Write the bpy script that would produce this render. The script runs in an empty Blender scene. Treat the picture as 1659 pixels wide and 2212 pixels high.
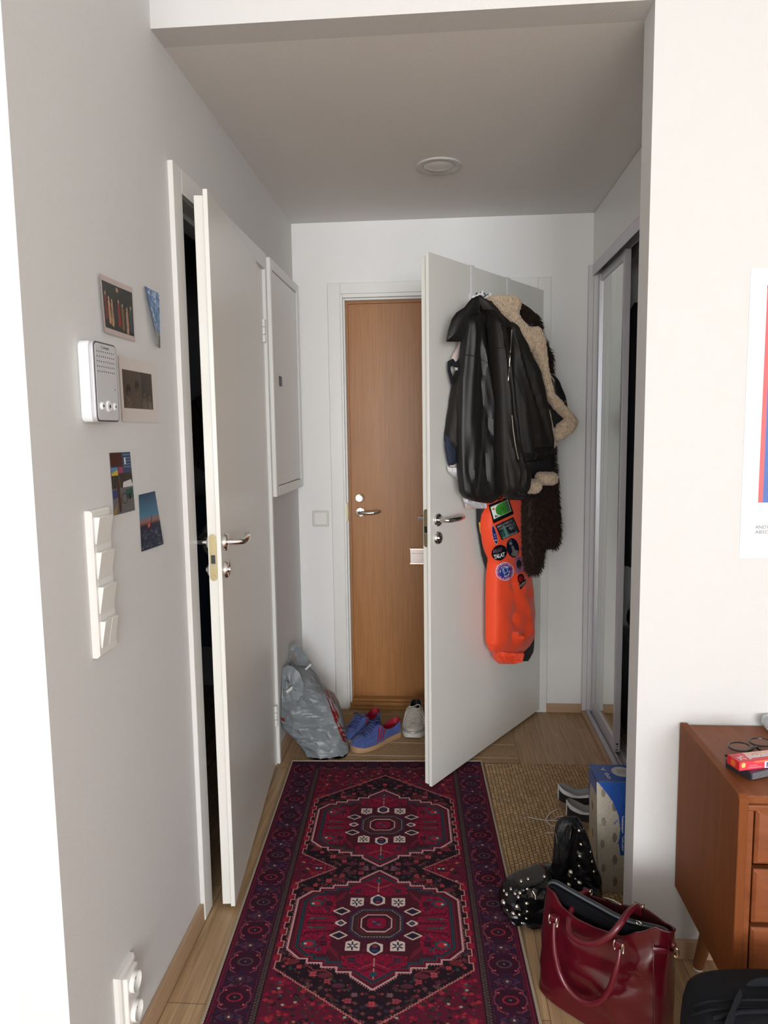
import bpy, math, random
import numpy as np
from mathutils import Vector, Matrix
from mathutils.bvhtree import BVHTree
from mathutils import noise as mno
random.seed(7); rng = np.random.default_rng(7)
S = bpy.context.scene
COL = S.collection
pi = math.pi
V = Vector

# ------------------------------------------------------------------ camera
FPX, PITCH, YAW, ROLL, CAMH = 1569.04, -.1117, .0774, -.0139, 1.4215
_cy, _sy, _cp, _sp = math.cos(YAW), math.sin(YAW), math.cos(PITCH), math.sin(PITCH)
FW = V((-_sy*_cp, _cy*_cp, _sp)); _rt = V((_cy, _sy, 0)); _up = _rt.cross(FW)
RT = _rt*math.cos(ROLL) + _up*math.sin(ROLL); UP = _up*math.cos(ROLL) - _rt*math.sin(ROLL)
CP = V((0, 0, CAMH))
cd = bpy.data.cameras.new('camera'); cam = bpy.data.objects.new('camera', cd); COL.objects.link(cam)
cd.sensor_fit = 'HORIZONTAL'; cd.sensor_width = 36; cd.lens = FPX*36/1659; cd.clip_start = .02
cam.matrix_world = Matrix(((RT.x, UP.x, -FW.x, 0), (RT.y, UP.y, -FW.y, 0), (RT.z, UP.z, -FW.z, CAMH), (0, 0, 0, 1)))
S.camera = cam

# ------------------------------------------------------------------ light and exposure
S.view_settings.view_transform = 'Standard'; S.view_settings.look = 'None'
S.view_settings.gamma = 1; S.view_settings.exposure = -0.14
S.view_settings.use_curve_mapping = False
w = bpy.data.worlds.new('world'); S.world = w; w.use_nodes = True
w.node_tree.nodes['Background'].inputs[0].default_value = (.75, .85, 1, 1)
w.node_tree.nodes['Background'].inputs[1].default_value = .6
def area(name, loc, rot, sx, sy, power, col):
    l = bpy.data.lights.new(name, 'AREA'); l.shape = 'RECTANGLE'; l.size = sx; l.size_y = sy
    l.energy = power; l.color = col
    o = bpy.data.objects.new(name, l); COL.objects.link(o); o.location = loc; o.rotation_euler = rot
    return o
# daylight entering the two windows behind the camera
area('window_daylight', (1.3, -5.92, 1.5), (math.radians(90), 0, 0), 2.3, 1.5, 320, (.935, .965, 1))
area('window_daylight', (-1.2, -5.92, 1.5), (math.radians(90), 0, 0), 1.3, 1.5, 140, (.93, .965, 1))

# ------------------------------------------------------------------ pixel -> surface of the place
def ray(u, v): return FW + RT*((u-829.5)/FPX) - UP*((v-1106)/FPX)
def onpl(u, v, p0, n):
    d = ray(u, v); n = V(n); return CP + d*((V(p0)-CP).dot(n)/d.dot(n))
def onX(u, v, c): return onpl(u, v, (c, 0, 0), (1, 0, 0))
def onY(u, v, c): return onpl(u, v, (0, c, 0), (0, 1, 0))
def onZ(u, v, c=0): return onpl(u, v, (0, 0, c), (0, 0, 1))
def onW(u, v, A, B):
    n = V((B[1]-A[1], A[0]-B[0], 0)); return onpl(u, v, (A[0], A[1], 0), n)

# ------------------------------------------------------------------ materials
def lin(c):
    c = [x/255 for x in c]; return tuple(x/12.92 if x <= .04045 else ((x+.055)/1.055)**2.4 for x in c)
MATS = {}
def mat(name, col, rough=.5, metal=0, bump=0, bscale=200, var=0, vscale=8, spec=.5, coat=0, trans=0, alpha=1, sheen=0, detail=4, stretch=(1, 1, 1)):
    if name in MATS: return MATS[name]
    m = bpy.data.materials.new(name); m.use_nodes = True; nt = m.node_tree; b = nt.nodes['Principled BSDF']
    b.inputs['Base Color'].default_value = (*col, 1); b.inputs['Roughness'].default_value = rough
    b.inputs['Metallic'].default_value = metal; b.inputs['Specular IOR Level'].default_value = spec
    b.inputs['Coat Weight'].default_value = coat; b.inputs['Coat Roughness'].default_value = .12
    b.inputs['Transmission Weight'].default_value = trans; b.inputs['Alpha'].default_value = alpha
    b.inputs['Sheen Weight'].default_value = sheen
    tc = nt.nodes.new('ShaderNodeTexCoord'); mp = nt.nodes.new('ShaderNodeMapping'); mp.inputs['Scale'].default_value = stretch
    nt.links.new(tc.outputs['Object'], mp.inputs[0])
    if bump:
        n = nt.nodes.new('ShaderNodeTexNoise'); n.inputs['Scale'].default_value = bscale; n.inputs['Detail'].default_value = detail
        bp = nt.nodes.new('ShaderNodeBump'); bp.inputs['Strength'].default_value = bump; bp.inputs['Distance'].default_value = .002
        nt.links.new(mp.outputs[0], n.inputs['Vector']); nt.links.new(n.outputs[0], bp.inputs['Height']); nt.links.new(bp.outputs[0], b.inputs['Normal'])
    if var:
        n2 = nt.nodes.new('ShaderNodeTexNoise'); n2.inputs['Scale'].default_value = vscale; n2.inputs['Detail'].default_value = 5
        r = nt.nodes.new('ShaderNodeValToRGB')
        r.color_ramp.elements[0].position = .3; r.color_ramp.elements[1].position = .7
        r.color_ramp.elements[0].color = (*[c*(1-var) for c in col], 1); r.color_ramp.elements[1].color = (*[min(1, c*(1+var)) for c in col], 1)
        nt.links.new(mp.outputs[0], n2.inputs['Vector']); nt.links.new(n2.outputs[0], r.inputs[0]); nt.links.new(r.outputs[0], b.inputs['Base Color'])
    MATS[name] = m; return m
def vcmat(name, rough=.6, spec=.3, bump=0, bscale=400, kind='noise', coat=0):
    if name in MATS: return MATS[name]
    m = mat(name, (1, 1, 1), rough, spec=spec, coat=coat); nt = m.node_tree; b = nt.nodes['Principled BSDF']
    a = nt.nodes.new('ShaderNodeAttribute'); a.attribute_name = 'Col'; nt.links.new(a.outputs['Color'], b.inputs['Base Color'])
    if bump:
        tc = nt.nodes.new('ShaderNodeTexCoord')
        if kind == 'weave':
            n = nt.nodes.new('ShaderNodeTexChecker'); n.inputs['Scale'].default_value = bscale; out = n.outputs['Fac']
        else:
            n = nt.nodes.new('ShaderNodeTexNoise'); n.inputs['Scale'].default_value = bscale; out = n.outputs[0]
        bp = nt.nodes.new('ShaderNodeBump'); bp.inputs['Strength'].default_value = bump; bp.inputs['Distance'].default_value = .001
        nt.links.new(tc.outputs['Object'], n.inputs['Vector']); nt.links.new(out, bp.inputs['Height']); nt.links.new(bp.outputs[0], b.inputs['Normal'])
    return m
def woodmat(name, c1, c2, scale=(30, 30, 1.5), rough=.4, coat=0, spec=.3):
    m = mat(name, c1, rough, coat=coat, spec=spec); nt = m.node_tree; b = nt.nodes['Principled BSDF']
    tc = nt.nodes.new('ShaderNodeTexCoord'); mp = nt.nodes.new('ShaderNodeMapping'); mp.inputs['Scale'].default_value = scale
    n = nt.nodes.new('ShaderNodeTexNoise'); n.inputs['Scale'].default_value = 3; n.inputs['Detail'].default_value = 8; n.inputs['Roughness'].default_value = .65; n.inputs['Distortion'].default_value = .6
    r = nt.nodes.new('ShaderNodeValToRGB'); r.color_ramp.elements[0].position = .3; r.color_ramp.elements[1].position = .72
    r.color_ramp.elements[0].color = (*c1, 1); r.color_ramp.elements[1].color = (*c2, 1)
    bp = nt.nodes.new('ShaderNodeBump'); bp.inputs['Strength'].default_value = .12; bp.inputs['Distance'].default_value = .001
    L = nt.links.new
    L(tc.outputs['Object'], mp.inputs[0]); L(mp.outputs[0], n.inputs['Vector']); L(n.outputs[0], r.inputs[0]); L(r.outputs[0], b.inputs['Base Color']); L(n.outputs[0], bp.inputs['Height']); L(bp.outputs[0], b.inputs['Normal'])
    return m
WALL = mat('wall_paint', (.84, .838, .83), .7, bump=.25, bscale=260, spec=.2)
WALLR = mat('wall_paint_dimmed_right', (.655, .65, .64), .7, bump=.25, bscale=260, spec=.2)  # wall paint darkened in colour, standing in for weaker daylight on this face
WALLL = mat('wall_paint_shaded_left', (.685, .683, .678), .7, bump=.25, bscale=260, spec=.2)  # darker copy of the wall paint, hall shade put into its colour
CEIL = mat('ceiling_paint', (.78, .765, .745), .8, bump=.2, bscale=200, spec=.15)
LACQ = mat('white_lacquer', (.78, .77, .72), .28, spec=.5, bump=.04, bscale=40)
LACQ2 = mat('white_lacquer_frame', (.78, .775, .75), .35)
PLAS = mat('white_plastic', (.80, .79, .76), .3)
PLASN = mat('cool_white_plastic', (.82, .83, .84), .25)
CHROME = mat('chrome', (.75, .74, .73), .12, 1)
STEEL = mat('brushed_steel', (.40, .36, .34), .32, 1)
ALU = mat('lilac_aluminium', (.60, .59, .63), .38, .35)
BRASS = mat('lock_brass', (.36, .30, .17), .4, .8)
BLK = mat('black_plastic', (.01, .01, .011), .4)
MIRROR = mat('mirror_glass', (.80, .84, .80), .02, 1)
GLASS = mat('clear_glass', (.95, .95, .95), .02, trans=1)

# ------------------------------------------------------------------ mesh building
class G:
    def __init__(s): s.v = []; s.f = []
    def add(s, vs, fs):
        n = len(s.v); s.v += [tuple(p) for p in vs]; s.f += [tuple(i+n for i in f) for f in fs]; return s
    def box(s, a, b):
        x0, y0, z0 = a; x1, y1, z1 = b
        return s.add([(x0, y0, z0), (x1, y0, z0), (x1, y1, z0), (x0, y1, z0), (x0, y0, z1), (x1, y0, z1), (x1, y1, z1), (x0, y1, z1)],
                     [(0, 3, 2, 1), (4, 5, 6, 7), (0, 1, 5, 4), (1, 2, 6, 5), (2, 3, 7, 6), (3, 0, 4, 7)])
    def obox(s, O, ax, ay, az, X, Y, Z):
        O, ax, ay, az = V(O), V(ax), V(ay), V(az)
        vs = [O+ax*x+ay*y+az*z for z in Z for x, y in ((X[0], Y[0]), (X[1], Y[0]), (X[1], Y[1]), (X[0], Y[1]))]
        return s.add(vs, [(0, 3, 2, 1), (4, 5, 6, 7), (0, 1, 5, 4), (1, 2, 6, 5), (2, 3, 7, 6), (3, 0, 4, 7)])
    def grid(s, P, cu=False, cv=False, caps=False):
        n, m = len(P), len(P[0]); vs = [p for r in P for p in r]; fs = []
        for i in range(n if cu else n-1):
            for j in range(m if cv else m-1):
                fs.append((i*m+j, i*m+(j+1) % m, ((i+1) % n)*m+(j+1) % m, ((i+1) % n)*m+j))
        if caps:
            fs.append(tuple(range(m))); fs.append(tuple((n-1)*m+j for j in range(m))[::-1])
        return s.add(vs, fs)
    def tube(s, pts, r, n=10, closed=False, flat=1, up=None):
        pts = [V(p) for p in pts]; P = []; N = len(pts); prev = None
        for i, p in enumerate(pts):
            t = (pts[(i+1) % N]-pts[i-1]) if closed else (pts[min(i+1, N-1)]-pts[max(i-1, 0)])
            if t.length < 1e-9: t = V((0, 0, 1))
            t.normalize()
            if up is not None: a = V(up)-t*V(up).dot(t)
            elif prev is None: a = t.orthogonal()
            else: a = prev-t*prev.dot(t)
            if a.length < 1e-6: a = t.orthogonal()
            a.normalize(); prev = a; b = t.cross(a)
            rr = r[i] if isinstance(r, (list, tuple)) else r
            P.append([p+a*(math.cos(2*pi*k/n)*rr*flat)+b*(math.sin(2*pi*k/n)*rr) for k in range(n)])
        return s.grid(P, closed, True, not closed)
    def cyl(s, p0, p1, r, r1=None, n=24): return s.tube([p0, p1], [r, r if r1 is None else r1], n)
    def lathe(s, O, ax, prof, n=28):
        O, ax = V(O), V(ax).normalized(); a = ax.orthogonal().normalized(); b = ax.cross(a)
        P = [[O+ax*h+(a*math.cos(2*pi*k/n)+b*math.sin(2*pi*k/n))*max(r, 1e-4) for k in range(n)] for r, h in prof]
        return s.grid(P, False, True, True)
    def ball(s, c, r, n=10, m=7, sc=(1, 1, 1)):
        c = V(c); P = []
        for i in range(m):
            t = pi*(i+.02)/(m-1) if i < m-1 else pi*.999
            P.append([c+V((math.sin(t)*math.cos(2*pi*k/n)*sc[0], math.sin(t)*math.sin(2*pi*k/n)*sc[1], math.cos(t)*sc[2]))*r for k in range(n)])
        return s.grid(P, False, True, True)
    def prism(s, pts, n, d):
        pts = [V(p) for p in pts]; n = V(n).normalized()*d; k = len(pts)
        return s.add(pts+[p+n for p in pts], [tuple(range(k))[::-1], tuple(range(k, 2*k))]+[(i, (i+1) % k, (i+1) % k+k, i+k) for i in range(k)])
def wloc(o):
    l = V((0, 0, 0))
    while o is not None: l += V(o.location); o = o.parent
    return l
def link(name, me, parent=None, loc=None):
    o = bpy.data.objects.new(name, me); COL.objects.link(o)
    if parent: o.parent = parent
    if loc is not None: o.location = loc
    return o
def mk(name, g, m, parent=None, loc=None, bevel=0, seg=2, ang=38, label=None, sub=0, recalc=True, smooth=True):
    base = wloc(parent) if parent else V((0, 0, 0))
    if loc is not None: base = base+V(loc)
    me = bpy.data.meshes.new(name)
    vs = np.array([tuple(p) for p in g.v], float)-np.array(base)
    me.from_pydata(vs.tolist(), [], g.f)
    if recalc:
        import bmesh
        bm = bmesh.new(); bm.from_mesh(me); bmesh.ops.recalc_face_normals(bm, faces=bm.faces); bm.to_mesh(me); bm.free()
    me.materials.append(m)
    if smooth:
        me.polygons.foreach_set('use_smooth', [True]*len(me.polygons))
        try: me.set_sharp_from_angle(angle=math.radians(ang))
        except Exception: pass
    o = link(name, me, parent, loc)
    if bevel:
        b = o.modifiers.new('bevel', 'BEVEL'); b.width = bevel; b.segments = seg; b.limit_method = 'ANGLE'; b.angle_limit = math.radians(40)
    if sub:
        b = o.modifiers.new('sub', 'SUBSURF'); b.levels = sub; b.render_levels = sub
    if label: o['label'] = label
    return o
def thing(name, label, cat, loc=(0, 0, 0), group=None):
    o = bpy.data.objects.new(name, None); COL.objects.link(o); o.location = loc; o.empty_display_size = .05
    o['label'] = label; o['category'] = cat
    if group: o['group'] = group
    return o
def tag(o, label, cat, group=None, kind=None):
    o['label'] = label; o['category'] = cat
    if group: o['group'] = group
    if kind: o['kind'] = kind
    return o
def struct(name, g, m, **k):
    o = mk(name, g, m, **k)
    if o.parent is None: o['kind'] = 'structure'
    return o

# canvas painted in code, carried as vertex colours (surface pattern only)
class Cv:
    def __init__(s, w, h, bg, W=1.0, H=1.0):
        s.w, s.h = w, h; s.a = np.zeros((h, w, 3)); s.a[:] = lin(bg); s.m = np.ones((h, w), bool)
        s.X, s.Y = np.meshgrid((np.arange(w)+.5)/w*W, (np.arange(h)+.5)/h*H); s.W, s.H = W, H
    def bb(s, x0, x1, y0, y1):
        c = lambda q, n, L: int(min(max(q/L*n, 0), n))
        return slice(c(y0, s.h, s.H), c(y1, s.h, s.H)+1), slice(c(x0, s.w, s.W), c(x1, s.w, s.W)+1)
    def put(s, sl, mask, col):
        if callable(col): s.a[sl][mask] = col(s.X[sl][mask], s.Y[sl][mask])
        else: s.a[sl][mask] = lin(col)
    def polymask(s, pts, sl):
        X, Y = s.X[sl], s.Y[sl]; ins = np.zeros(X.shape, bool); n = len(pts)
        for i in range(n):
            (x0, y0), (x1, y1) = pts[i], pts[(i+1) % n]
            if y0 == y1: continue
            c = ((y0 > Y) != (y1 > Y)) & (X < (x1-x0)*(Y-y0)/(y1-y0)+x0); ins ^= c
        return ins
    def poly(s, pts, col):
        xs = [p[0] for p in pts]; ys = [p[1] for p in pts]; sl = s.bb(min(xs), max(xs), min(ys), max(ys))
        s.put(sl, s.polymask(pts, sl), col)
    def rect(s, x0, y0, x1, y1, col): s.poly([(x0, y0), (x1, y0), (x1, y1), (x0, y1)], col)
    def ell(s, cx, cy, rx, ry, col, ring=0):
        sl = s.bb(cx-rx, cx+rx, cy-ry, cy+ry); q = ((s.X[sl]-cx)/rx)**2+((s.Y[sl]-cy)/ry)**2
        s.put(sl, (q < 1) & (q >= (1-ring)**2 if ring else q >= -1), col)
    def line(s, pts, wd, col, closed=False):
        pts = list(pts)+([pts[0]] if closed else [])
        for (x0, y0), (x1, y1) in zip(pts, pts[1:]):
            sl = s.bb(min(x0, x1)-wd, max(x0, x1)+wd, min(y0, y1)-wd, max(y0, y1)+wd)
            X, Y = s.X[sl], s.Y[sl]; dx, dy = x1-x0, y1-y0; L = dx*dx+dy*dy+1e-12
            t = np.clip(((X-x0)*dx+(Y-y0)*dy)/L, 0, 1); d = np.hypot(X-x0-t*dx, Y-y0-t*dy); s.put(sl, d < wd/2, col)
    def noise(s, k, amt):
        n = rng.normal(size=(s.h//k+2, s.w//k+2)); n = np.kron(n, np.ones((k, k)))[:s.h, :s.w]; s.a *= np.clip(1+amt*n, .3, 2)[..., None]
def cvobj(name, P, cv, m, parent=None, loc=None, mask=None, label=None):
    """P: array (h,w,3) of world points per canvas sample"""
    h, w = cv.h, cv.w; base = wloc(parent) if parent else V((0, 0, 0))
    if loc is not None: base = base+V(loc)
    P = np.asarray(P).reshape(-1, 3)-np.array(base)
    idx = np.arange(h*w).reshape(h, w)
    f = np.stack([idx[:-1, :-1], idx[1:, :-1], idx[1:, 1:], idx[:-1, 1:]], -1).reshape(-1, 4)
    if mask is not None: f = f[(mask[:-1, :-1] & mask[1:, 1:] & mask[1:, :-1] & mask[:-1, 1:]).reshape(-1)]
    me = bpy.data.meshes.new(name); me.vertices.add(len(P)); me.vertices.foreach_set('co', P.astype(np.float32).ravel())
    me.loops.add(len(f)*4); me.loops.foreach_set('vertex_index', f.astype(np.int32).ravel())
    me.polygons.add(len(f)); me.polygons.foreach_set('loop_start', np.arange(0, len(f)*4, 4, dtype=np.int32)); me.polygons.foreach_set('loop_total', np.full(len(f), 4, np.int32))
    me.update(calc_edges=True)
    ca = me.color_attributes.new('Col', 'FLOAT_COLOR', 'POINT')
    ca.data.foreach_set('color', np.concatenate([cv.a.reshape(-1, 3), np.ones((h*w, 1))], 1).astype(np.float32).ravel())
    me.polygons.foreach_set('use_smooth', [True]*len(f)); me.materials.append(m)
    o = link(name, me, parent, loc)
    if label: o['label'] = label
    return o
def quadP(a, b, c, d, cv, bend=None):
    """bilinear grid, a=top-left b=top-right c=bottom-right d=bottom-left"""
    a, b, c, d = [np.array(q, float) for q in (a, b, c, d)]
    s, t = np.meshgrid(np.linspace(0, 1, cv.w), np.linspace(0, 1, cv.h)); s = s[..., None]; t = t[..., None]
    P = (a*(1-s)+b*s)*(1-t)+(d*(1-s)+c*s)*t
    if bend is not None: P = P+bend(s, t)
    return P
def bvh_of(*gs):
    vs, fs = [], []
    for g in gs:
        n = len(vs); vs += g.v; fs += [tuple(i+n for i in f) for f in g.f]
    return BVHTree.FromPolygons([V(p) for p in vs], fs)
def cast(b, u, v, off):
    d = ray(u, v).normalized(); h = b.ray_cast(CP, d)
    if h[0] is None: return None
    return h[0]-d*off
def textverts(body, bold=0):
    c = bpy.data.curves.new('t', 'FONT'); c.body = body; c.size = 1; c.offset = bold; c.resolution_u = 3
    o = bpy.data.objects.new('t', c); COL.objects.link(o)
    bpy.context.view_layer.update()
    me = bpy.data.meshes.new_from_object(o.evaluated_get(bpy.context.evaluated_depsgraph_get()))
    vs = [tuple(v.co) for v in me.vertices]; fs = [tuple(p.vertices) for p in me.polygons]
    bpy.data.objects.remove(o); bpy.data.curves.remove(c); bpy.data.meshes.remove(me)
    return vs, fs
def text(name, body, m, fn, parent=None, bold=0, label=None):
    """fn maps (s,t) in 0..1 (t down) to a world point"""
    vs, fs = textverts(body, bold); g = G()
    x0 = min(v[0] for v in vs); x1 = max(v[0] for v in vs); y0 = min(v[1] for v in vs); y1 = max(v[1] for v in vs)
    g.add([fn((v[0]-x0)/(x1-x0), 1-(v[1]-y0)/(y1-y0)) for v in vs], fs)
    return mk(name, g, m, parent, recalc=False, smooth=False, label=label)
def bil(q, s, t): return tuple((q[0][k]*(1-s)+q[1][k]*s)*(1-t)+(q[3][k]*(1-s)+q[2][k]*s)*t for k in range(len(q[0])))
def tq(q, off=None):
    return lambda s, t: bil(q, s, t)

# ------------------------------------------------------------------ dimensions of the place
XL, D, ZC, XR, YF, YL0, XR2, YR2 = -.7067, 3.5838, 2.4159, .7231, 1.8687, 1.2144, .5093, 1.9584
RX0, RX1, RY0, RZ = -2.3, 3.0, -6.0, 2.72     # the living room behind the camera
ZT = 2.176

# floor
def floormat():
    m = mat('oak_floor', (.4, .3, .2), .42, spec=.35); nt = m.node_tree; b = nt.nodes['Principled BSDF']; L = nt.links.new
    tc = nt.nodes.new('ShaderNodeTexCoord'); mp = nt.nodes.new('ShaderNodeMapping'); mp.inputs['Rotation'].default_value = (0, 0, math.radians(90))
    mp.inputs['Location'].default_value = (.35, .12, 0)
    br = nt.nodes.new('ShaderNodeTexBrick'); br.inputs['Scale'].default_value = 1; br.inputs['Brick Width'].default_value = 1.28; br.inputs['Row Height'].default_value = .19
    br.inputs['Mortar Size'].default_value = .0012; br.inputs['Mortar Smooth'].default_value = .2; br.offset = .37
    br.inputs['Color1'].default_value = (.41, .275, .155, 1); br.inputs['Color2'].default_value = (.50, .35, .21, 1); br.inputs['Mortar'].default_value = (.16, .11, .07, 1)
    mp2 = nt.nodes.new('ShaderNodeMapping'); mp2.inputs['Scale'].default_value = (38, 1.6, 1)
    n = nt.nodes.new('ShaderNodeTexNoise'); n.inputs['Scale'].default_value = 2.2; n.inputs['Detail'].default_value = 8; n.inputs['Distortion'].default_value = 1.1
    r = nt.nodes.new('ShaderNodeValToRGB'); r.color_ramp.elements[0].color = (.72, .68, .62, 1); r.color_ramp.elements[1].color = (1.12, 1.1, 1.06, 1); r.color_ramp.elements[0].position = .3; r.color_ramp.elements[1].position = .7
    mx = nt.nodes.new('ShaderNodeMixRGB'); mx.blend_type = 'MULTIPLY'; mx.inputs[0].default_value = 1
    bp = nt.nodes.new('ShaderNodeBump'); bp.inputs['Strength'].default_value = .1; bp.inputs['Distance'].default_value = .001
    L(tc.outputs['Object'], mp.inputs[0]); L(mp.outputs[0], br.inputs['Vector']); L(tc.outputs['Object'], mp2.inputs[0]); L(mp2.outputs[0], n.inputs['Vector'])
    L(n.outputs[0], r.inputs[0]); L(br.outputs['Color'], mx.inputs[1]); L(r.outputs[0], mx.inputs[2]); L(mx.outputs[0], b.inputs['Base Color'])
    L(n.outputs[0], bp.inputs['Height']); L(bp.outputs[0], b.inputs['Normal']); return m
OAKB = woodmat('oak_baseboard', (.44, .29, .18), (.50, .345, .225), (2, 2, 30), .5)
struct('floor', G().box((RX0-.1, RY0-.1, -.06), (RX1+.1, 4.0, 0)), floormat())
# walls
T = .10
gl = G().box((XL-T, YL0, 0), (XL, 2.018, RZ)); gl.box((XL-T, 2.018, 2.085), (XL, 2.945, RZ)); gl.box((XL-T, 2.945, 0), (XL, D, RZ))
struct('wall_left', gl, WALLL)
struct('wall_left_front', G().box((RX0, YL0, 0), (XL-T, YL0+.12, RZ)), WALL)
gb = G().box((XL-T, D, 0), (-.490, D+.12, RZ)); gb.box((-.490, D, 2.085), (.482, D+.12, RZ)); gb.box((.482, D, 0), (1.45, D+.12, RZ))
struct('wall_back', gb, WALL)
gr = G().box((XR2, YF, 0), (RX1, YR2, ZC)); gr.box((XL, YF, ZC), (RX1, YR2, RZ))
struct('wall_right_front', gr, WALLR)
struct('ceiling', G().box((XL, YR2, ZC), (1.45, D, ZC+.08)), CEIL)
struct('ceiling_living', G().box((RX0-.1, RY0-.1, RZ), (RX1+.1, YR2, RZ+.1)), WALL)
struct('wall_living_left', G().box((RX0-.1, RY0, 0), (RX0, YL0+.12, RZ)), WALL)
struct('wall_living_right', G().box((RX1, RY0, 0), (RX1+.1, YR2, RZ)), WALL)
gw = G().box((RX0-.1, RY0-.1, 0), (RX1+.1, RY0, .7)); gw.box((RX0-.1, RY0-.1, 2.3), (RX1+.1, RY0, RZ))
for a, b in ((RX0-.1, -1.9), (-.5, .1), (2.5, RX1+.1)): gw.box((a, RY0-.1, .7), (b, RY0, 2.3))
struct('wall_window', gw, WALL)
for i, (a, b) in enumerate(((.1, 2.5), (-1.9, -.5))):
    g = G()
    for q in ((a, .7, a+.05, 2.3), (b-.05, .7, b, 2.3), (a, .7, b, .75), (a, 2.25, b, 2.3), ((a+b)/2-.02, .7, (a+b)/2+.02, 2.3)): g.box((q[0], RY0-.08, q[1]), (q[2], RY0-.02, q[3]))
    wn = struct('window_%d' % (i+1), g, LACQ2, bevel=.003)
    mk('pane', G().box((a+.03, RY0-.055, .73), (b-.03, RY0-.05, 2.27)), GLASS, wn)
# closet shell behind the right wall
gc = G().box((1.38, YR2, 0), (1.45, D, ZC)); struct('wall_closet_side', gc, WALL)
struct('wall_closet_fascia', G().box((XR, YR2, ZT), (XR+.03, D, ZC-.002)), LACQ2)
# small room on the left, seen through the gap of its door
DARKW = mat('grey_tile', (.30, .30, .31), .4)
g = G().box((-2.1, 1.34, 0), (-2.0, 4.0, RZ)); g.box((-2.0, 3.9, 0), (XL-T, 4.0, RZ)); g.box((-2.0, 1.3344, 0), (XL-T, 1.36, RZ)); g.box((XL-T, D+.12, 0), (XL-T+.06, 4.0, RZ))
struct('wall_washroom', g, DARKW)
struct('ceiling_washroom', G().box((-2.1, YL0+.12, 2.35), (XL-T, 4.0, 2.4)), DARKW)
# baseboards
struct('baseboard_left', G().box((XL, YL0, 0), (XL+.012, 1.938, .052)), OAKB, bevel=.002)
struct('baseboard_left_far', G().box((XL, 2.972, 0), (XL+.012, D, .052)), OAKB, bevel=.002)
struct('baseboard_front', G().box((RX0, YL0-.012, 0), (XL+.012, YL0, .052)), OAKB, bevel=.002)
struct('baseboard_back', G().box((.5294, D-.012, 0), (.712, D, .044)), OAKB, bevel=.002)
struct('baseboard_right', G().box((XR2, YF-.012, 0), (RX1, YF, .052)), OAKB, bevel=.002)
struct('baseboard_closet', G().box((.70, YR2, 0), (.716, D-.012, .020)), OAKB, bevel=.002)
# ------------------------------------------------------------------ doors
def lever(root, O, nrm, along, r=.026, L=.125, out=.052, rose_label=None, neck=.05):
    O, nrm, along = V(O), V(nrm).normalized(), V(along).normalized()
    mk('rose', G().lathe(O, nrm, [(0, 0), (r, 0), (r, .004), (r*.9, .008), (.012, .0095), (0, .0095)]), CHROME, root)
    g = G(); up = V((0, 0, 1))
    pts = [O+nrm*.006, O+nrm*(out-.012), O+nrm*(out-.003)+along*.008, O+nrm*out+along*.02, O+nrm*out+along*(L*.55), O+nrm*(out-.002)+along*(L*.85)+up*.004, O+nrm*(out-.012)+along*L+up*.006]
    g.tube(pts, [.0085, .0085, .009, .0095, .0105, .010, .006], 14, flat=1)
    mk('handle', g, CHROME, root)
def rosette(name, root, O, nrm, r=.026, key=True):
    O, nrm = V(O), V(nrm).normalized()
    o = mk(name, G().lathe(O, nrm, [(0, 0), (r, 0), (r, .004), (r*.85, .009), (r*.5, .0075), (0, .0075)]), CHROME, root)
    if key:
        mk('thumb_turn', G().lathe(O+nrm*.007, nrm, [(0, 0), (.009, 0), (.009, .008), (0, .008)], 16), CHROME, o)
    return o
def leaf(name, F, Hn, z0, z1, face, label, kind_handles, lock, hinges, hh, ch):
    """F free-edge floor point, Hn hinge floor point, face = normal of the visible face"""
    F, Hn, face = V(F), V(Hn), V(face).normalized(); a = (Hn-F); W = a.length; a.normalize()
    if abs(a.dot(face)) > 1e-6: face = (face-a*a.dot(face)).normalized()
    up = V((0, 0, 1))
    root = thing(name, label, 'door', F); root['kind'] = 'structure'
    g = G().obox(F, a, face, up, (0, W), (-.013, 0), (z0, z1))
    mk('face_panel', g, LACQ, root, bevel=.0015)
    g = G().obox(F, a, face, up, (.012, W-.012), (-.040, -.013), (z0, z1-.013))
    mk('core_panel', g, LACQ, root, bevel=.0015)
    # lock plate on the free edge
    lz0, lz1 = lock; c = F+a*.012-face*.026; g = G(); n = 10; wd = .0105
    pts = [c+face*(wd*math.cos(t))+up*(lz1-wd+wd*math.sin(t)) for t in np.linspace(0, pi, n)]+[c+face*(wd*math.cos(t))+up*(lz0+wd+wd*math.sin(t)) for t in np.linspace(pi, 2*pi, n)]
    lp = mk('lock_plate', g.prism(pts, -a, .0015), BRASS, root)
    zc = (lz0+lz1)/2-.005
    mk('latch', G().obox(c-a*.0015, a, face, up, (-.0012, 0), (-.006, .006), (zc-.014, zc+.012)), BLK, lp)
    mk('latch_bolt', G().obox(c-a*.0015, a, face, up, (-.004, 0), (-.0055, .0055), (zc-.018, zc-.012)), CHROME, lp)
    for z in (lz0+.014, lz1-.014): mk('screw', G().lathe(c-a*.0014+up*z, -a, [(0, 0), (.0038, 0), (.0034, .0008), (0, .0008)], 12), BRASS, lp)
    lever(root, F+a*.052+up*hh, face, a)
    lever(root, F+a*.052-face*.040+up*hh, -face, a)
    rosette('lock_rosette', root, F+a*.052+up*ch, face)
    rosette('lock_rosette', root, F+a*.052-face*.040+up*ch, -face)
    for z in hinges:
        hg = G(); p = Hn+a*.006+face*.004
        for k in range(3): hg.cyl(p+up*(z-.045+.0305*k), p+up*(z-.045+.0305*k+.0285), .0085, n=16)
        mk('hinge', hg, LACQ2, root)
    return root
LF, LH = (-.6160, 1.984, 0), (-.7035, 2.922, 0)
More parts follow.
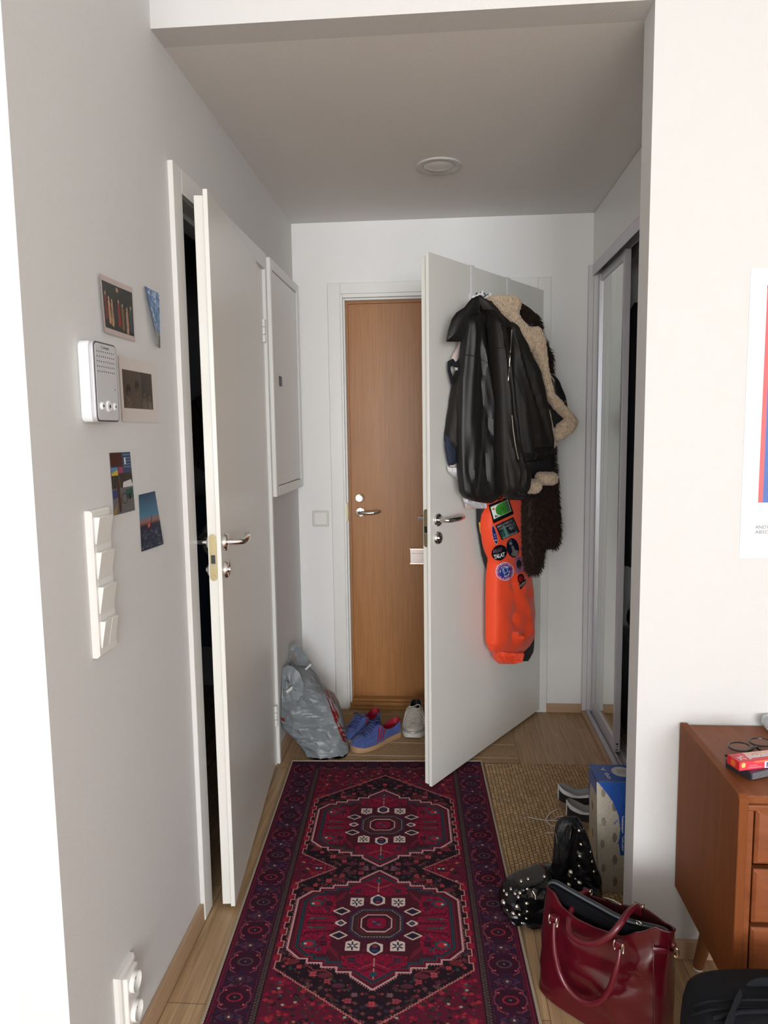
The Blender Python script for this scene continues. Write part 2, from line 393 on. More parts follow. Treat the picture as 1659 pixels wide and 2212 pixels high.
lf = leaf('door_3', LF, LH, .015, 2.0705, (1, 0, 0), 'tall white door on the left, half open, showing its edge with a brass lock plate', None, (1.002, 1.137), (1.825, .222), 1.108, 1.028)
WF, WH = (-.038, 2.744, 0), (.4965, 3.576, 0)
wf = leaf('door_2', WF, WH, .015, 2.069, (.841, -.54, 0), 'white inner door standing open with coats hanging on it', None, (.973, 1.120), (1.83, .270), 1.076, 1.006)
# washroom door casing
def casing(name, parts, label=None):
    g = G()
    for p in parts: g.box(*p)
    o = mk(name, g, LACQ2, bevel=.002); o['kind'] = 'structure'; return o
casing('trim_1', [((XL, 1.939, 0), (XL+.015, 2.005, 2.132)), ((XL, 2.005, 2.068), (XL+.015, 2.947, 2.132)), ((XL, 2.947, 0), (XL+.015, 2.972, 2.132))])
casing('trim_2', [((XL-T, 2.005, 0), (XL+.002, 2.020, 2.085)), ((XL-T, 2.020, 2.068), (XL+.002, 2.932, 2.085)), ((XL-T, 2.932, 0), (XL+.002, 2.947, 2.085)), ((XL-T, 2.020, 0), (XL-.045, 2.034, 2.07)), ((XL-T, 2.034, 2.055), (XL-.045, 2.932, 2.07))])
# front doorway casing: architrave, then the stepped lining
y = D-.012
o = casing('trim_3', [((-.5375, y, 0), (-.476, D, 2.13)), ((-.476, y, 2.079), (.468, D, 2.13)), ((.468, y, 0), (.5294, D, 2.13))])
casing('trim_4', [((-.490, D-.004, 0), (-.466, D+.05, 2.085)), ((.460, D-.004, 0), (.482, D+.05, 2.085)), ((-.466, D-.004, 2.062), (.460, D+.05, 2.085)),
                  ((-.466, D+.014, 0), (-.457, D+.085, 2.062)), ((.451, D+.014, 0), (.460, D+.085, 2.062)), ((-.457, D+.014, 2.052), (.451, D+.085, 2.062))])
mk('trim_7', G().box((-.4665, D-.0055, .975), (-.4585, D+.012, 1.065)), BRASS)['kind'] = 'structure'
# the outer front door
WOOD = woodmat('cherry_veneer', (.33, .140, .044), (.44, .205, .075), (30, 30, 1.1), .36)
WOOD2 = woodmat('oak_threshold', (.36, .17, .06), (.50, .26, .10), (1.2, 30, 30), .4)
fd = thing('door_1', 'cherry-veneered front door with chrome handle, closed, behind the open white door', 'door', (0, D+.08, 0)); fd['kind'] = 'structure'
mk('door_leaf', G().box((-.462, D+.08, .040), (.458, D+.12, 2.055)), WOOD, fd)
mk('edge_strip', G().box((-.457, D+.062, .03), (-.449, D+.08, 2.052)), WOOD, fd)
mk('edge_strip', G().box((-.449, D+.062, 2.044), (.45, D+.08, 2.052)), WOOD, fd)
p = onY(777.5, 1075, D+.08); rosette('lock_cylinder', fd, p, (0, -1, 0), .024)
p = onY(778, 1106.5, D+.08); lever(fd, p, (0, -1, 0), (1, 0, 0), .025, .105, .045)
a = onY(886, 1184, D+.08); b = onY(886, 1217, D+.08)
ms = mk('mail_slot', G().box((a.x, D+.066, b.z), (a.x+.27, D+.08, a.z)), STEEL, fd, bevel=.001)
h1 = a.z-(a.z-b.z)*.30
mk('slot_rail', G().box((a.x-.001, D+.060, a.z-.004), (a.x+.271, D+.067, a.z)), CHROME, ms)
mk('slot_rail', G().box((a.x-.001, D+.060, b.z), (a.x+.271, D+.067, b.z+.004)), CHROME, ms)
mk('slot_flap', G().box((a.x+.001, D+.062, b.z+.005), (a.x+.269, D+.067, h1)), STEEL, ms, bevel=.001)
mk('trim_8', G().box((-.466, D-.018, 0), (.466, D+.03, .014)).box((-.466, D+.002, .014), (.466, D+.06, .030)).box((-.462, D+.03, .030), (.46, D+.12, .040)), WOOD2, bevel=.002)['kind'] = 'structure'

# ------------------------------------------------------------------ wall things
# fuse cabinet on the left wall
c = thing('fuse_cabinet', 'shallow white cabinet with a black latch, high on the left wall near the corner', 'cabinet', (XL, 3.27, 1.147))
y0, y1, z0, z1 = 2.976, 3.570, 1.150, 2.124; th = .030
g = G(); bw = .042
g.box((XL, y0, z0), (XL+th, y0+bw, z1)).box((XL, y1-bw, z0), (XL+th, y1, z1)).box((XL, y0+bw, z0), (XL+th, y1-bw, z0+bw)).box((XL, y0+bw, z1-bw), (XL+th, y1-bw, z1))
mk('cabinet_frame', g, LACQ2, c, bevel=.006, seg=2)
dr = mk('cabinet_door', G().box((XL, y0+bw+.003, z0+bw+.003), (XL+th-.006, y1-bw-.003, z1-bw-.003)), LACQ2, c, bevel=.0015)
p = onX(605, 823, XL+th-.006)
mk('latch', G().box((XL+th-.007, p.y-.018, p.z-.022), (XL+th-.002, p.y+.024, p.z+.020)), BLK, dr, bevel=.001)
# back wall switch
p0, p1 = onY(675, 1103, D), onY(711, 1137, D)
s = thing('light_switch', 'single square white light switch on the back wall beside the doorway', 'switch', ((p0.x+p1.x)/2, D, p1.z))
PL0 = mat('cream_plastic', (.66, .65, .61), .35)
def sq_switch(root, x0, x1, z0, z1, y):
    g = G(); b = .010
    mk('plate', g.box((x0, y-.008, z0), (x1, y, z1)), PL0, root, bevel=.003)
    mk('rocker', G().box((x0+b, y-.010, z0+b), (x1-b, y-.004, z1-b)), PLAS, root, bevel=.002)
sq_switch(s, p0.x, p1.x, p1.z, p0.z, D)
# intercom
SCR = mat('intercom_face', (.62, .63, .66), .2, spec=.6)
DK = mat('dark_grey_plastic', (.09, .09, .095), .4)
ic = thing('intercom', 'white wall intercom with silver rim, speaker holes and three round buttons', 'intercom', (XL, 1.455, 1.444))
def rrect(y0, y1, z0, z1, r, x, n=7):
    pts = []
    for cy, cz, a0 in ((y1-r, z1-r, 0), (y0+r, z1-r, pi/2), (y0+r, z0+r, pi), (y1-r, z0+r, 1.5*pi)):
        for k in range(n+1): t = a0+pi/2*k/n; pts.append((x, cy+r*math.cos(t), cz+r*math.sin(t)))
    return pts
iy0, iy1, iz0, iz1 = 1.398, 1.502, 1.446, 1.606
mk('housing', G().prism(rrect(iy0, iy1, iz0, iz1, .012, XL), (1, 0, 0), .022), PLASN, ic, bevel=.003)
rm = mk('rim', G().prism(rrect(iy0+.0005, iy1-.0005, iz0+.0005, iz1-.0005, .012, XL+.0225), (1, 0, 0), .009), ALU, ic, bevel=.002)
mk('gasket', G().prism(rrect(iy0+.003, iy1-.001, iz0+.001, iz1-.001, .011, XL+.0315), (1, 0, 0), .0007), DK, ic)
fp = mk('front_plate', G().prism(rrect(iy0+.007, iy1-.004, iz0+.004, iz1-.004, .009, XL+.032), (1, 0, 0), .001), SCR, ic)
g = G()
for r in range(5):
    for k in range(9): g.lathe((XL+.033, iy0+.015+k*.0092, iz1-.020-r*.0098), (1, 0, 0), [(0, 0), (.0017, 0), (.0017, .0003), (0, .0003)], 8)
mk('speaker_holes', g, DK, fp)
for yy, r in ((iy0+.024, .008), (iy0+.052, .0115), (iy0+.080, .008)):
    bt = mk('button', G().lathe((XL+.033, yy, iz0+.032), (1, 0, 0), [(0, 0), (r, 0), (r, .0025), (r*.85, .004), (0, .004)], 24), PLASN, ic)
    mk('button_mark', G().lathe((XL+.037, yy, iz0+.032), (1, 0, 0), [(0, 0), (r*.35, 0), (r*.35, .0003), (0, .0003)], 12), DK, bt)
text('lettering', 'Comelit', DK, tq([(XL+.0335, iy0+.032, iz1-.008), (XL+.0335, iy0+.068, iz1-.008), (XL+.0335, iy0+.068, iz1-.014), (XL+.0335, iy0+.032, iz1-.014)]), ic)
mk('indicator', G().box((XL+.033, iy1-.018, iz0+.066), (XL+.0334, iy1-.0155, iz0+.069)).box((XL+.033, iy1-.017, iz0+.073), (XL+.0334, iy1-.016, iz0+.0745)), DK, ic)
# switch bank on the left wall
sb = thing('switch_bank', 'tall white bank of four light switches on the left wall, lowest one split', 'switch', (XL, 1.428, .968))
ys, ye = 1.388, 1.474
g = G(); P = []
for x, i in ((XL, 0), (XL+.010, .0), (XL+.014, .004)): P.append([(x, ys+i, .968+i), (x, ye-i, .968+i), (x, ye-i, 1.270-i), (x, ys+i, 1.270-i)])
g.grid(P, False, True, True)
mk('plate', g, PLAS, sb, smooth=False)
PL2 = mat('rocker_plastic', (.78, .77, .74), .35)
for k in range(4):
    zt = 1.256-.0715*k; zb = zt-.056; g = G()
    halves = [(ys+.012, ye-.012)] if k < 3 else [(ys+.012, (ys+ye)/2-.0006), ((ys+ye)/2+.0006, ye-.012)]
    for (a, b) in halves:
        g.add([(XL+.013, a, zb), (XL+.013, b, zb), (XL+.013, b, zt), (XL+.013, a, zt), (XL+.0155, a, zb), (XL+.0155, b, zb), (XL+.0255, b, zt), (XL+.0255, a, zt)], [(0, 3, 2, 1), (4, 5, 6, 7), (0, 1, 5, 4), (1, 2, 6, 5), (2, 3, 7, 6), (3, 0, 4, 7)])
    mk('rocker', g, PL2, sb, bevel=.0015)
    if k < 3: mk('divider', G().box((XL+.013, ys+.012, zb-.013), (XL+.0145, ye-.012, zb-.0025)), PLAS, sb)
# socket low on the left wall
so = thing('double_socket', 'white double power socket low on the left wall', 'socket', (XL, 1.44, .152))
P = []; ys, ye, z0, z1 = 1.392, 1.474, .108, .256
for x, i in ((XL, 0), (XL+.010, .0), (XL+.014, .005)): P.append([(x, ys+i, z0+i), (x, ye-i, z0+i), (x, ye-i, z1-i), (x, ys+i, z1-i)])
mk('plate', G().grid(P, False, True, True), PLAS, so, smooth=False)
mk('insert', G().box((XL+.013, ys+.014, z0+.013), (XL+.024, ye-.010, z1-.013)), PLAS, so, bevel=.003)
for zz in (.147, .217):
    w_ = mk('outlet_well', G().lathe((XL+.024, 1.436, zz), (1, 0, 0), [(0, .0004), (.019, .0004), (.0205, .010), (.0225, .010), (.0225, 0), (0, 0)], 30), PLAS, so)
    for dy in (-.0095, .0095): mk('pin_hole', G().lathe((XL+.0246, 1.436+dy, zz), (1, 0, 0), [(0, 0), (.0026, 0), (.0026, .0004), (0, .0004)], 10), BLK, w_)
# recessed ceiling light
cl = thing('ceiling_light', 'round recessed ceiling light, switched off, in the hall ceiling', 'light', (.003, 2.887, ZC))
O = (.003, 2.887, ZC)
mk('light_ring', G().lathe(O, (0, 0, -1), [(.060, 0), (.085, 0), (.086, .003), (.083, .006), (.064, .005), (.060, 0)], 48), mat('light_ring_grey', (.56, .54, .51), .4), cl)
mk('diffuser', G().lathe(O, (0, 0, -1), [(0, .014), (.025, .012), (.045, .008), (.0605, .002), (.0605, 0), (0, 0)], 40), mat('opal_glass', (.62, .60, .57), .3), cl)

# ------------------------------------------------------------------ paper pictures on the left wall
PAPER = vcmat('printed_paper', .38, .4)
PAPB = mat('paper_back', (.75, .72, .70), .6)
def card(name, q, cv, label, lift=None, cat='photo'):
    """q: (y,z) corners tl,tr,br,bl on the left wall"""
    x = XL+.0016; P = [(x, *p) for p in q]
    root = thing(name, label, cat, (XL, (q[0][0]+q[1][0])/2, (q[2][1]+q[3][1])/2), 'paper prints pinned on the left wall')
    G0 = quadP(*P, cv)
    if lift is not None:
        s, t = np.meshgrid(np.linspace(0, 1, cv.w), np.linspace(0, 1, cv.h)); G0[..., 0] += lift(s, t)
    cvobj('print', G0, cv, PAPER, root)
    st = (max(1, cv.h//12), max(1, cv.w//12)); n = G0[::st[0], ::st[1]]
    Bk = [[tuple(p-np.array((.0007, 0, 0))) for p in r] for r in G0[np.linspace(0, cv.h-1, 13).astype(int)][:, np.linspace(0, cv.w-1, 13).astype(int)]]
    mk('paper_sheet', G().grid(Bk), PAPB, root, recalc=False)
# 1 dark figure print: a generic stand-in, loose warm strokes on a dark ground
cv = Cv(150, 110, (196, 180, 176)); cv.rect(.045, .10, .975, .90, (38, 40, 36))
for k in range(260):
    x, y = rng.uniform(.05, .97), rng.uniform(.11, .88); cv.ell(x, y, .006, .009, random.choice([(60, 62, 52), (28, 30, 28), (74, 66, 50)]))
fig = [(.12, .35, (128, 52, 52)), (.22, .42, (186, 150, 112)), (.31, .45, (176, 142, 104)), (.52, .42, (150, 44, 38)), (.64, .46, (120, 92, 60)), (.78, .50, (176, 146, 112)), (.90, .45, (70, 84, 92))]
for x, y, c_ in fig:
    cv.poly([(x-.03, y), (x+.02, y-.03), (x+.045, y+.30), (x+.02, y+.40), (x-.035, y+.38)], c_); cv.ell(x, y-.05, .018, .035, (190, 152, 118))
    for k in range(9): cv.line([(x+rng.uniform(-.04, .04), y+rng.uniform(0, .1)), (x+rng.uniform(-.04, .05), y+rng.uniform(.2, .38))], .008, tuple(int(v*rng.uniform(.55, 1.15)) for v in c_))
cv.ell(.50, .17, .04, .04, (170, 130, 90))
card('art_print', [(1.498, 1.753), (1.675, 1.757), (1.675, 1.634), (1.508, 1.635)], cv, 'postcard with pale figures on a dark ground, above the intercom', lambda s, t: .006*(1-s)**2)
# 2 sky photo, left edge curling off the wall
cv = Cv(90, 130, (70, 120, 175))
for k in range(60):
    x, y = rng.uniform(.2, 1), rng.uniform(0, .65); cv.ell(x, y, rng.uniform(.04, .16), rng.uniform(.02, .05), random.choice([(150, 178, 205), (110, 150, 195), (190, 205, 220), (60, 105, 165)]))
cv.poly([(0, 0), (.14, 0), (.20, .7), (0, .7)], (36, 82, 150)); cv.poly([(0, .63), (.35, .66), (.8, .74), (1, .76), (1, 1), (0, 1)], (140, 138, 130)); cv.poly([(0, .60), (.30, .68), (.45, 1), (0, 1)], (30, 32, 36)); cv.poly([(.85, .78), (1, .78), (1, 1), (.8, 1)], (70, 72, 72))
card('sky_photo', [(1.733, 1.772), (1.839, 1.774), (1.829, 1.637), (1.755, 1.640)], cv, 'photo of blue sky over a street, its edge curling off the wall', lambda s, t: .018*(1-s)**1.6*(.3+t))
# 3 sepia photo
cv = Cv(150, 110, (216, 208, 203)); cv.rect(.07, .19, .86, .78, (80, 67, 56))
cv.rect(.55, .19, .86, .78, (56, 42, 36))
for x, y, r, c_ in ((.20, .50, .06, (34, 26, 20)), (.43, .42, .06, (36, 28, 22)), (.62, .50, .05, (40, 30, 24)), (.76, .54, .05, (44, 32, 26))):
    cv.ell(x, y, r, r*1.5, c_); cv.poly([(x-.07, .78), (x-.05, y+.10), (x+.05, y+.10), (x+.08, .78)], (84, 70, 58))
    for k in range(16): cv.line([(x+rng.uniform(-.06, .06), y+rng.uniform(.1, .2)), (x+rng.uniform(-.06, .06), .77)], .008, random.choice([(120, 104, 88), (50, 40, 32), (96, 82, 68)]))
    cv.ell(x+.01, y+.05, .022, .035, (92, 72, 56))
card('sepia_photo', [(1.581, 1.593), (1.790, 1.594), (1.794, 1.449), (1.584, 1.449)], cv, 'sepia group photo with a wide white border, right of the intercom')
# 4 street photo
cv = Cv(80, 130, (60, 52, 50)); cv.rect(0, 0, .58, .22, (70, 34, 24)); cv.rect(.28, 0, .31, .22, (50, 24, 18)); cv.rect(.58, 0, 1, .34, (52, 72, 104))
for k in range(5): cv.rect(.62, .04+.05*k, .98, .055+.05*k, (110, 130, 160))
cv.rect(.66, .09, .74, .20, (200, 205, 210)); cv.rect(.03, .24, .33, .37, (90, 130, 170)); cv.poly([(.03, .33), (.33, .28), (.33, .37), (.03, .37)], (190, 170, 60)); cv.rect(.36, .24, .58, .34, (150, 60, 100)); cv.rect(0, .38, 1, .58, (46, 42, 38))
for k in range(30): x = rng.uniform(0, 1); cv.rect(x, .38, x+.02, .58, random.choice([(80, 70, 60), (26, 24, 24)]))
cv.poly([(.50, .58), (.54, .49), (.92, .46), (.99, .55), (.97, .58)], (205, 205, 205)); cv.rect(0, .58, 1, 1, (96, 96, 98)); cv.poly([(0, .60), (.25, .60), (.25, .72), (0, .74)], (40, 60, 110)); cv.poly([(.62, .62), (.95, .60), (1, .78), (.62, .76)], (26, 84, 76)); cv.ell(.80, .74, .08, .05, (30, 30, 30)); cv.ell(.55, .76, .16, .09, (40, 36, 34), .2); cv.poly([(.22, .48), (.34, .48), (.38, .95), (.26, .98)], (66, 36, 26)); cv.poly([(0, .95), (.18, .82), (.12, 1), (0, 1)], (150, 120, 70))
card('street_photo', [(1.511, 1.382), (1.615, 1.381), (1.626, 1.246), (1.517, 1.246)], cv, 'narrow city street photo with a white car, above the switch bank')
# 5 wing photo
cv = Cv(80, 110, (30, 60, 92))
for i in range(cv.h):
    t = i/cv.h; c1 = np.array(lin((22, 58, 92))); c2 = np.array(lin((70, 122, 150))); c3 = np.array(lin((150, 96, 82))); c4 = np.array(lin((24, 34, 58)))
    cv.a[i] = c1*(1-t/.4)+c2*t/.4 if t < .4 else (c2*(1-(t-.4)/.1)+c3*((t-.4)/.1) if t < .5 else (c3*(1-(t-.5)/.06)+c4*((t-.5)/.06) if t < .56 else c4))
for k in range(40): cv.ell(rng.uniform(.05, 1), rng.uniform(.66, .98), rng.uniform(.03, .1), rng.uniform(.01, .03), random.choice([(60, 72, 92), (40, 52, 76), (80, 88, 104)]))
cv.line([(.62, .42), (.54, .52), (.05, .72)], .03, (60, 40, 44)); cv.poly([(.36, .56), (.50, .52), (.48, .60), (.38, .62)], (190, 84, 56))
card('wing_photo', [(1.651, 1.279), (1.749, 1.280), (1.774, 1.143), (1.650, 1.144)], cv, 'dark blue photo of a plane wing over clouds, lowest print on the wall', lambda s, t: .006*s*t)

# ------------------------------------------------------------------ poster on the right wall (plain colour stand-in for the artwork)
po = thing('poster', 'white-bordered poster with a red, yellow and blue picture, cut by the right edge', 'poster', (1.0, YF, 1.09))
px0, px1, pz0, pz1 = .7505, 1.25, 1.090, 1.797
mk('poster_sheet', G().box((px0, YF-.0012, pz0), (px1, YF-.0004, pz1)), mat('poster_white', (.82, .83, .85), .5), po)
cv = Cv(140, 160, (226, 100, 100)); cv.rect(.03, .0, .97, .995, (244, 205, 90)); cv.poly([(.03, .35), (.10, .45), (.12, 1), (.03, 1)], (80, 112, 178)); cv.poly([(.04, .42), (.5, .36), (.9, .42), (.95, 1), (.06, 1)], (72, 108, 180)); cv.poly([(.10, .62), (.14, .58), (.16, .95), (.10, .95)], (150, 200, 222)); cv.poly([(.25, .70), (.8, .66), (.8, .95), (.22, .95)], (226, 120, 160)); cv.rect(.0, .0, .03, 1, (226, 100, 100)); cv.rect(0, 0, 1, .02, (150, 30, 50))
cvobj('printed_picture', quadP((.7905, YF-.0016, 1.757), (1.21, YF-.0016, 1.757), (1.21, YF-.0016, 1.230), (.7905, YF-.0016, 1.230), cv), cv, PAPER, po)
INK = mat('grey_ink', (.16, .16, .17), .6)
for i, (t_, wd) in enumerate((('ANDY', .034), ('ABSO', .034))):
    z = 1.173-.0125*i
    text('lettering', t_, INK, tq([(.7865, YF-.0017, z), (.7865+wd, YF-.0017, z), (.7865+wd, YF-.0017, z-.0085), (.7865, YF-.0017, z-.0085)]), po)

# ------------------------------------------------------------------ closet: jamb, rails, mirror door
struct('trim_5', G().box((.700, D-.028, .018), (.722, D, ZT)).box((.722, D-.034, .018), (.745, D, ZT)).box((.745, D-.022, .018), (.80, D, ZT)), mat('closet_jamb', (.66, .65, .66), .4), bevel=.0015)
tr = thing('trim_6', 'aluminium double floor track of the sliding closet door', 'rail', (.76, 2.75, 0)); tr['kind'] = 'structure'
g = G().box((.716, YR2, 0), (.812, D-.034, .012))
for x in (.716, .744, .776, .806): g.box((x, YR2, .012), (x+.006, D-.034, .028))
g.box((.722, YR2, .012), (.735, D-.034, .026))
mk('floor_track', g, ALU, tr, bevel=.0008)
g = G().box((.716, YR2, ZT-.004), (.812, D, ZT)).box((.716, YR2, ZT-.052), (.720, D, ZT-.004)).box((.762, YR2, ZT-.045), (.766, D, ZT-.004)).box((.806, YR2, ZT-.052), (.812, D, ZT-.004))
mk('head_track', g, ALU, tr, bevel=.0008)
md = thing('door_4', 'sliding mirror door in an aluminium frame at the closet, right of the coats', 'door', (.755, 3.3, .02)); md['kind'] = 'structure'
ya, yb, za, zb = 3.062, 3.546, .030, 2.130
mk('mirror_panel', G().box((.752, ya+.012, za+.03), (.756, yb-.02, zb-.02)), MIRROR, md)
st = mk('front_stile', G().box((.741, ya, za), (.768, ya+.024, zb)), ALU, md, bevel=.002)
for z, r in ((za+.036, .0045), (za+.024, .0022), (za+.010, .0035)): mk('screw_hole', G().lathe((.7555, ya+.0005, z), (0, -1, 0), [(0, 0), (r, 0), (r, .0009), (0, .0009)], 14), BLK, st)
mk('back_stile', G().box((.741, yb-.024, za), (.768, yb, zb)), ALU, md, bevel=.002)
mk('bottom_rail', G().box((.745, ya+.02, za), (.764, yb-.02, za+.050)), ALU, md, bevel=.002)
mk('top_rail', G().box((.745, ya+.02, zb-.035), (.764, yb-.02, zb)), ALU, md, bevel=.002)
# ------------------------------------------------------------------ floor coverings
RTL = np.array([-.643, 2.962]); REX = np.array([.999, .0449]); REY = np.array([.0449, -.999]); RW, RL = .815, 1.544
def rugp(s, t, z): p = RTL+REX*s+REY*t; return (p[0], p[1], z)
rug = thing('runner_rug', 'long dark red patterned runner rug with hexagon medallions and beige stitched edge', 'rug', (-.2, 2.0, 0))
g = G()
vs = [rugp(s, t, z) for z in (0, .0065) for s, t in ((.004, .004), (RW-.004, .004), (RW-.004, RL-.004), (.004, RL-.004))]
g.add(vs, [(0, 3, 2, 1), (0, 1, 5, 4), (1, 2, 6, 5), (2, 3, 7, 6), (3, 0, 4, 7), (4, 5, 6, 7)])
mk('rug_backing', g, mat('rug_backing', (.09, .05, .06), .9), rug, smooth=False)
cv = Cv(480, 910, (56, 30, 50), RW, RL); hw = RW/2
X0 = cv.X-hw; AX = np.abs(X0); TT = cv.Y
MX = lambda pts: [(hw+p[0], p[1]) for p in pts]
RED = (128, 25, 54); DRED = (88, 28, 48); PINK = (188, 118, 118); DARK = (38, 27, 35); TEAL = (42, 70, 80); NAVY = (36, 38, 62); CREAM = (205, 188, 180); MAR = (74, 30, 44)
Hs, Per, C1 = .253, .53, .507
# inner field
cv.rect(hw-.298, .070, hw+.298, RL-.070, DRED)
pal = [RED, (90, 28, 42), (60, 30, 44), (128, 40, 50), DARK, (78, 46, 60), (150, 44, 58), (52, 48, 48)]
for k in range(2000):
    x, t = rng.uniform(0, .27), rng.uniform(.08, RL-.08); r = rng.uniform(.004, .011); c_ = random.choice(pal)
    for sg in (-1, 1):
        cv.poly([(hw+sg*x-r, t), (hw+sg*x, t-r*.8), (hw+sg*x+r, t), (hw+sg*x, t+r*.8)], c_)
for k in range(220):
    x, t = rng.uniform(0, .26), rng.uniform(.08, RL-.08); c_ = random.choice([(44, 66, 96), (150, 150, 140), (60, 84, 92), (150, 110, 80)])
    for sg in (-1, 1): cv.ell(hw+sg*x, t, .0045, .0035, c_)
def floret(x, t, r, c_):
    for a in range(4):
        cv.ell(hw+x+r*.6*math.cos(pi/4+a*pi/2), t+r*.6*math.sin(pi/4+a*pi/2), r*.5, r*.42, c_)
def step(c, k):  # stepped diamond outline (half) scaled by k
    base = [(0, -.253), (.060, -.205), (.060, -.192), (.100, -.192), (.100, -.175), (.142, -.175), (.142, -.160), (.182, -.160), (.182, -.145), (.205, -.145), (.243, -.107)]
    R_ = [(x*k, t*k) for x, t in base]; R_ = R_+[(x, -t) for x, t in R_[::-1]]
    return [(x, c+t) for x, t in R_]+[(-x, c+t) for x, t in R_[::-1]]
cs = [C1, C1+Per]
hexo = [(0, C1-.378)]
hx = [(0, C1-.378), (.267, C1-.181)]
for i, c in enumerate(cs):
    if i: hx += [(.267, c-.181)]
    hx += [(.267, c+.181)]
    if i < 1: hx += [(.143, c+Per/2)]
hx += [(0, cs[1]+.378)]
poly = hx+[(-x, t) for x, t in hx[::-1]]
cv.poly(MX(poly), DARK)
for k in range(1500):
    x, t = rng.uniform(0, .262), rng.uniform(.14, RL-.14); r = rng.uniform(.003, .008)
    # only over the dark ground
    ix = int((hw+x)/RW*cv.w); it = int(t/RL*cv.h)
    if np.allclose(cv.a[it, ix], lin(DARK), atol=.002):
        c_ = random.choice([(110, 48, 58), (80, 40, 52), (66, 52, 48), (140, 60, 66), (58, 42, 60), (50, 62, 60), (96, 62, 66)])
        for sg in (-1, 1): cv.poly([(hw+sg*x-r, t), (hw+sg*x, t-r), (hw+sg*x+r, t), (hw+sg*x, t+r)], c_)
for c in cs:
    for sg in (-1, 1):
        for x, t, r, c_ in ((.16, .20, .011, (160, 70, 80)), (.12, .225, .009, (150, 60, 70)), (.06, .29, .010, (140, 58, 72)), (.20, .175, .008, (160, 62, 66)), (.045, .27, .008, (120, 90, 100)), (.0, .30, .010, (170, 62, 76))):
            for st_ in (-1, 1): floret(sg*x, c+st_*t, r, c_)
        for st_ in (-1, 1):
            cv.line(MX([(sg*.185, c+st_*.165), (sg*.16, c+st_*.187), (sg*.13, c+st_*.187), (sg*.11, c+st_*.20)]), .004, (120, 50, 56))
            cv.ell(hw+sg*.13, c+st_*.205, .018, .010, (96, 42, 54)); cv.ell(hw+sg*.22, c+st_*.155, .018, .010, (104, 42, 50)); cv.ell(hw+sg*.09, c+st_*.24, .016, .008, (84, 44, 60))
# zigzag hexagon outline
def zig(p, q, amp, n, wd, c_):
    pts = []
    for i in range(n*2+1):
        t = i/(n*2); x, y = p[0]*(1-t)+q[0]*t, p[1]*(1-t)+q[1]*t; L = math.hypot(q[0]-p[0], q[1]-p[1]); nx, ny = (q[1]-p[1])/L, -(q[0]-p[0])/L
        o_ = amp*(1 if i % 2 else -1); pts.append((x+nx*o_, y+ny*o_))
    cv.line(pts, wd, c_)
for sg in (-1, 1):
    h2 = [(hw+sg*x, t) for x, t in hx]
    for p, q in zip(h2, h2[1:]):
        if abs(p[0]-q[0]) > .02: zig(p, q, .0022, int(math.hypot(p[0]-q[0], p[1]-q[1])/.009), .0032, (176, 108, 106))
    for c in cs:
        pts = []; n = 14
        for i in range(n): 
            t0 = c-.181+.362*i/n; t1 = c-.181+.362*(i+1)/n; xx = .267 if i % 2 else .257
            pts += [(hw+sg*xx, t0), (hw+sg*xx, t1)]
            if i % 2 == 0: cv.rect(min(hw+sg*.262, hw+sg*.275), t0+.002, max(hw+sg*.262, hw+sg*.275), t1-.002, (140, 32, 50))
        cv.line(pts, .0036, (190, 122, 120))
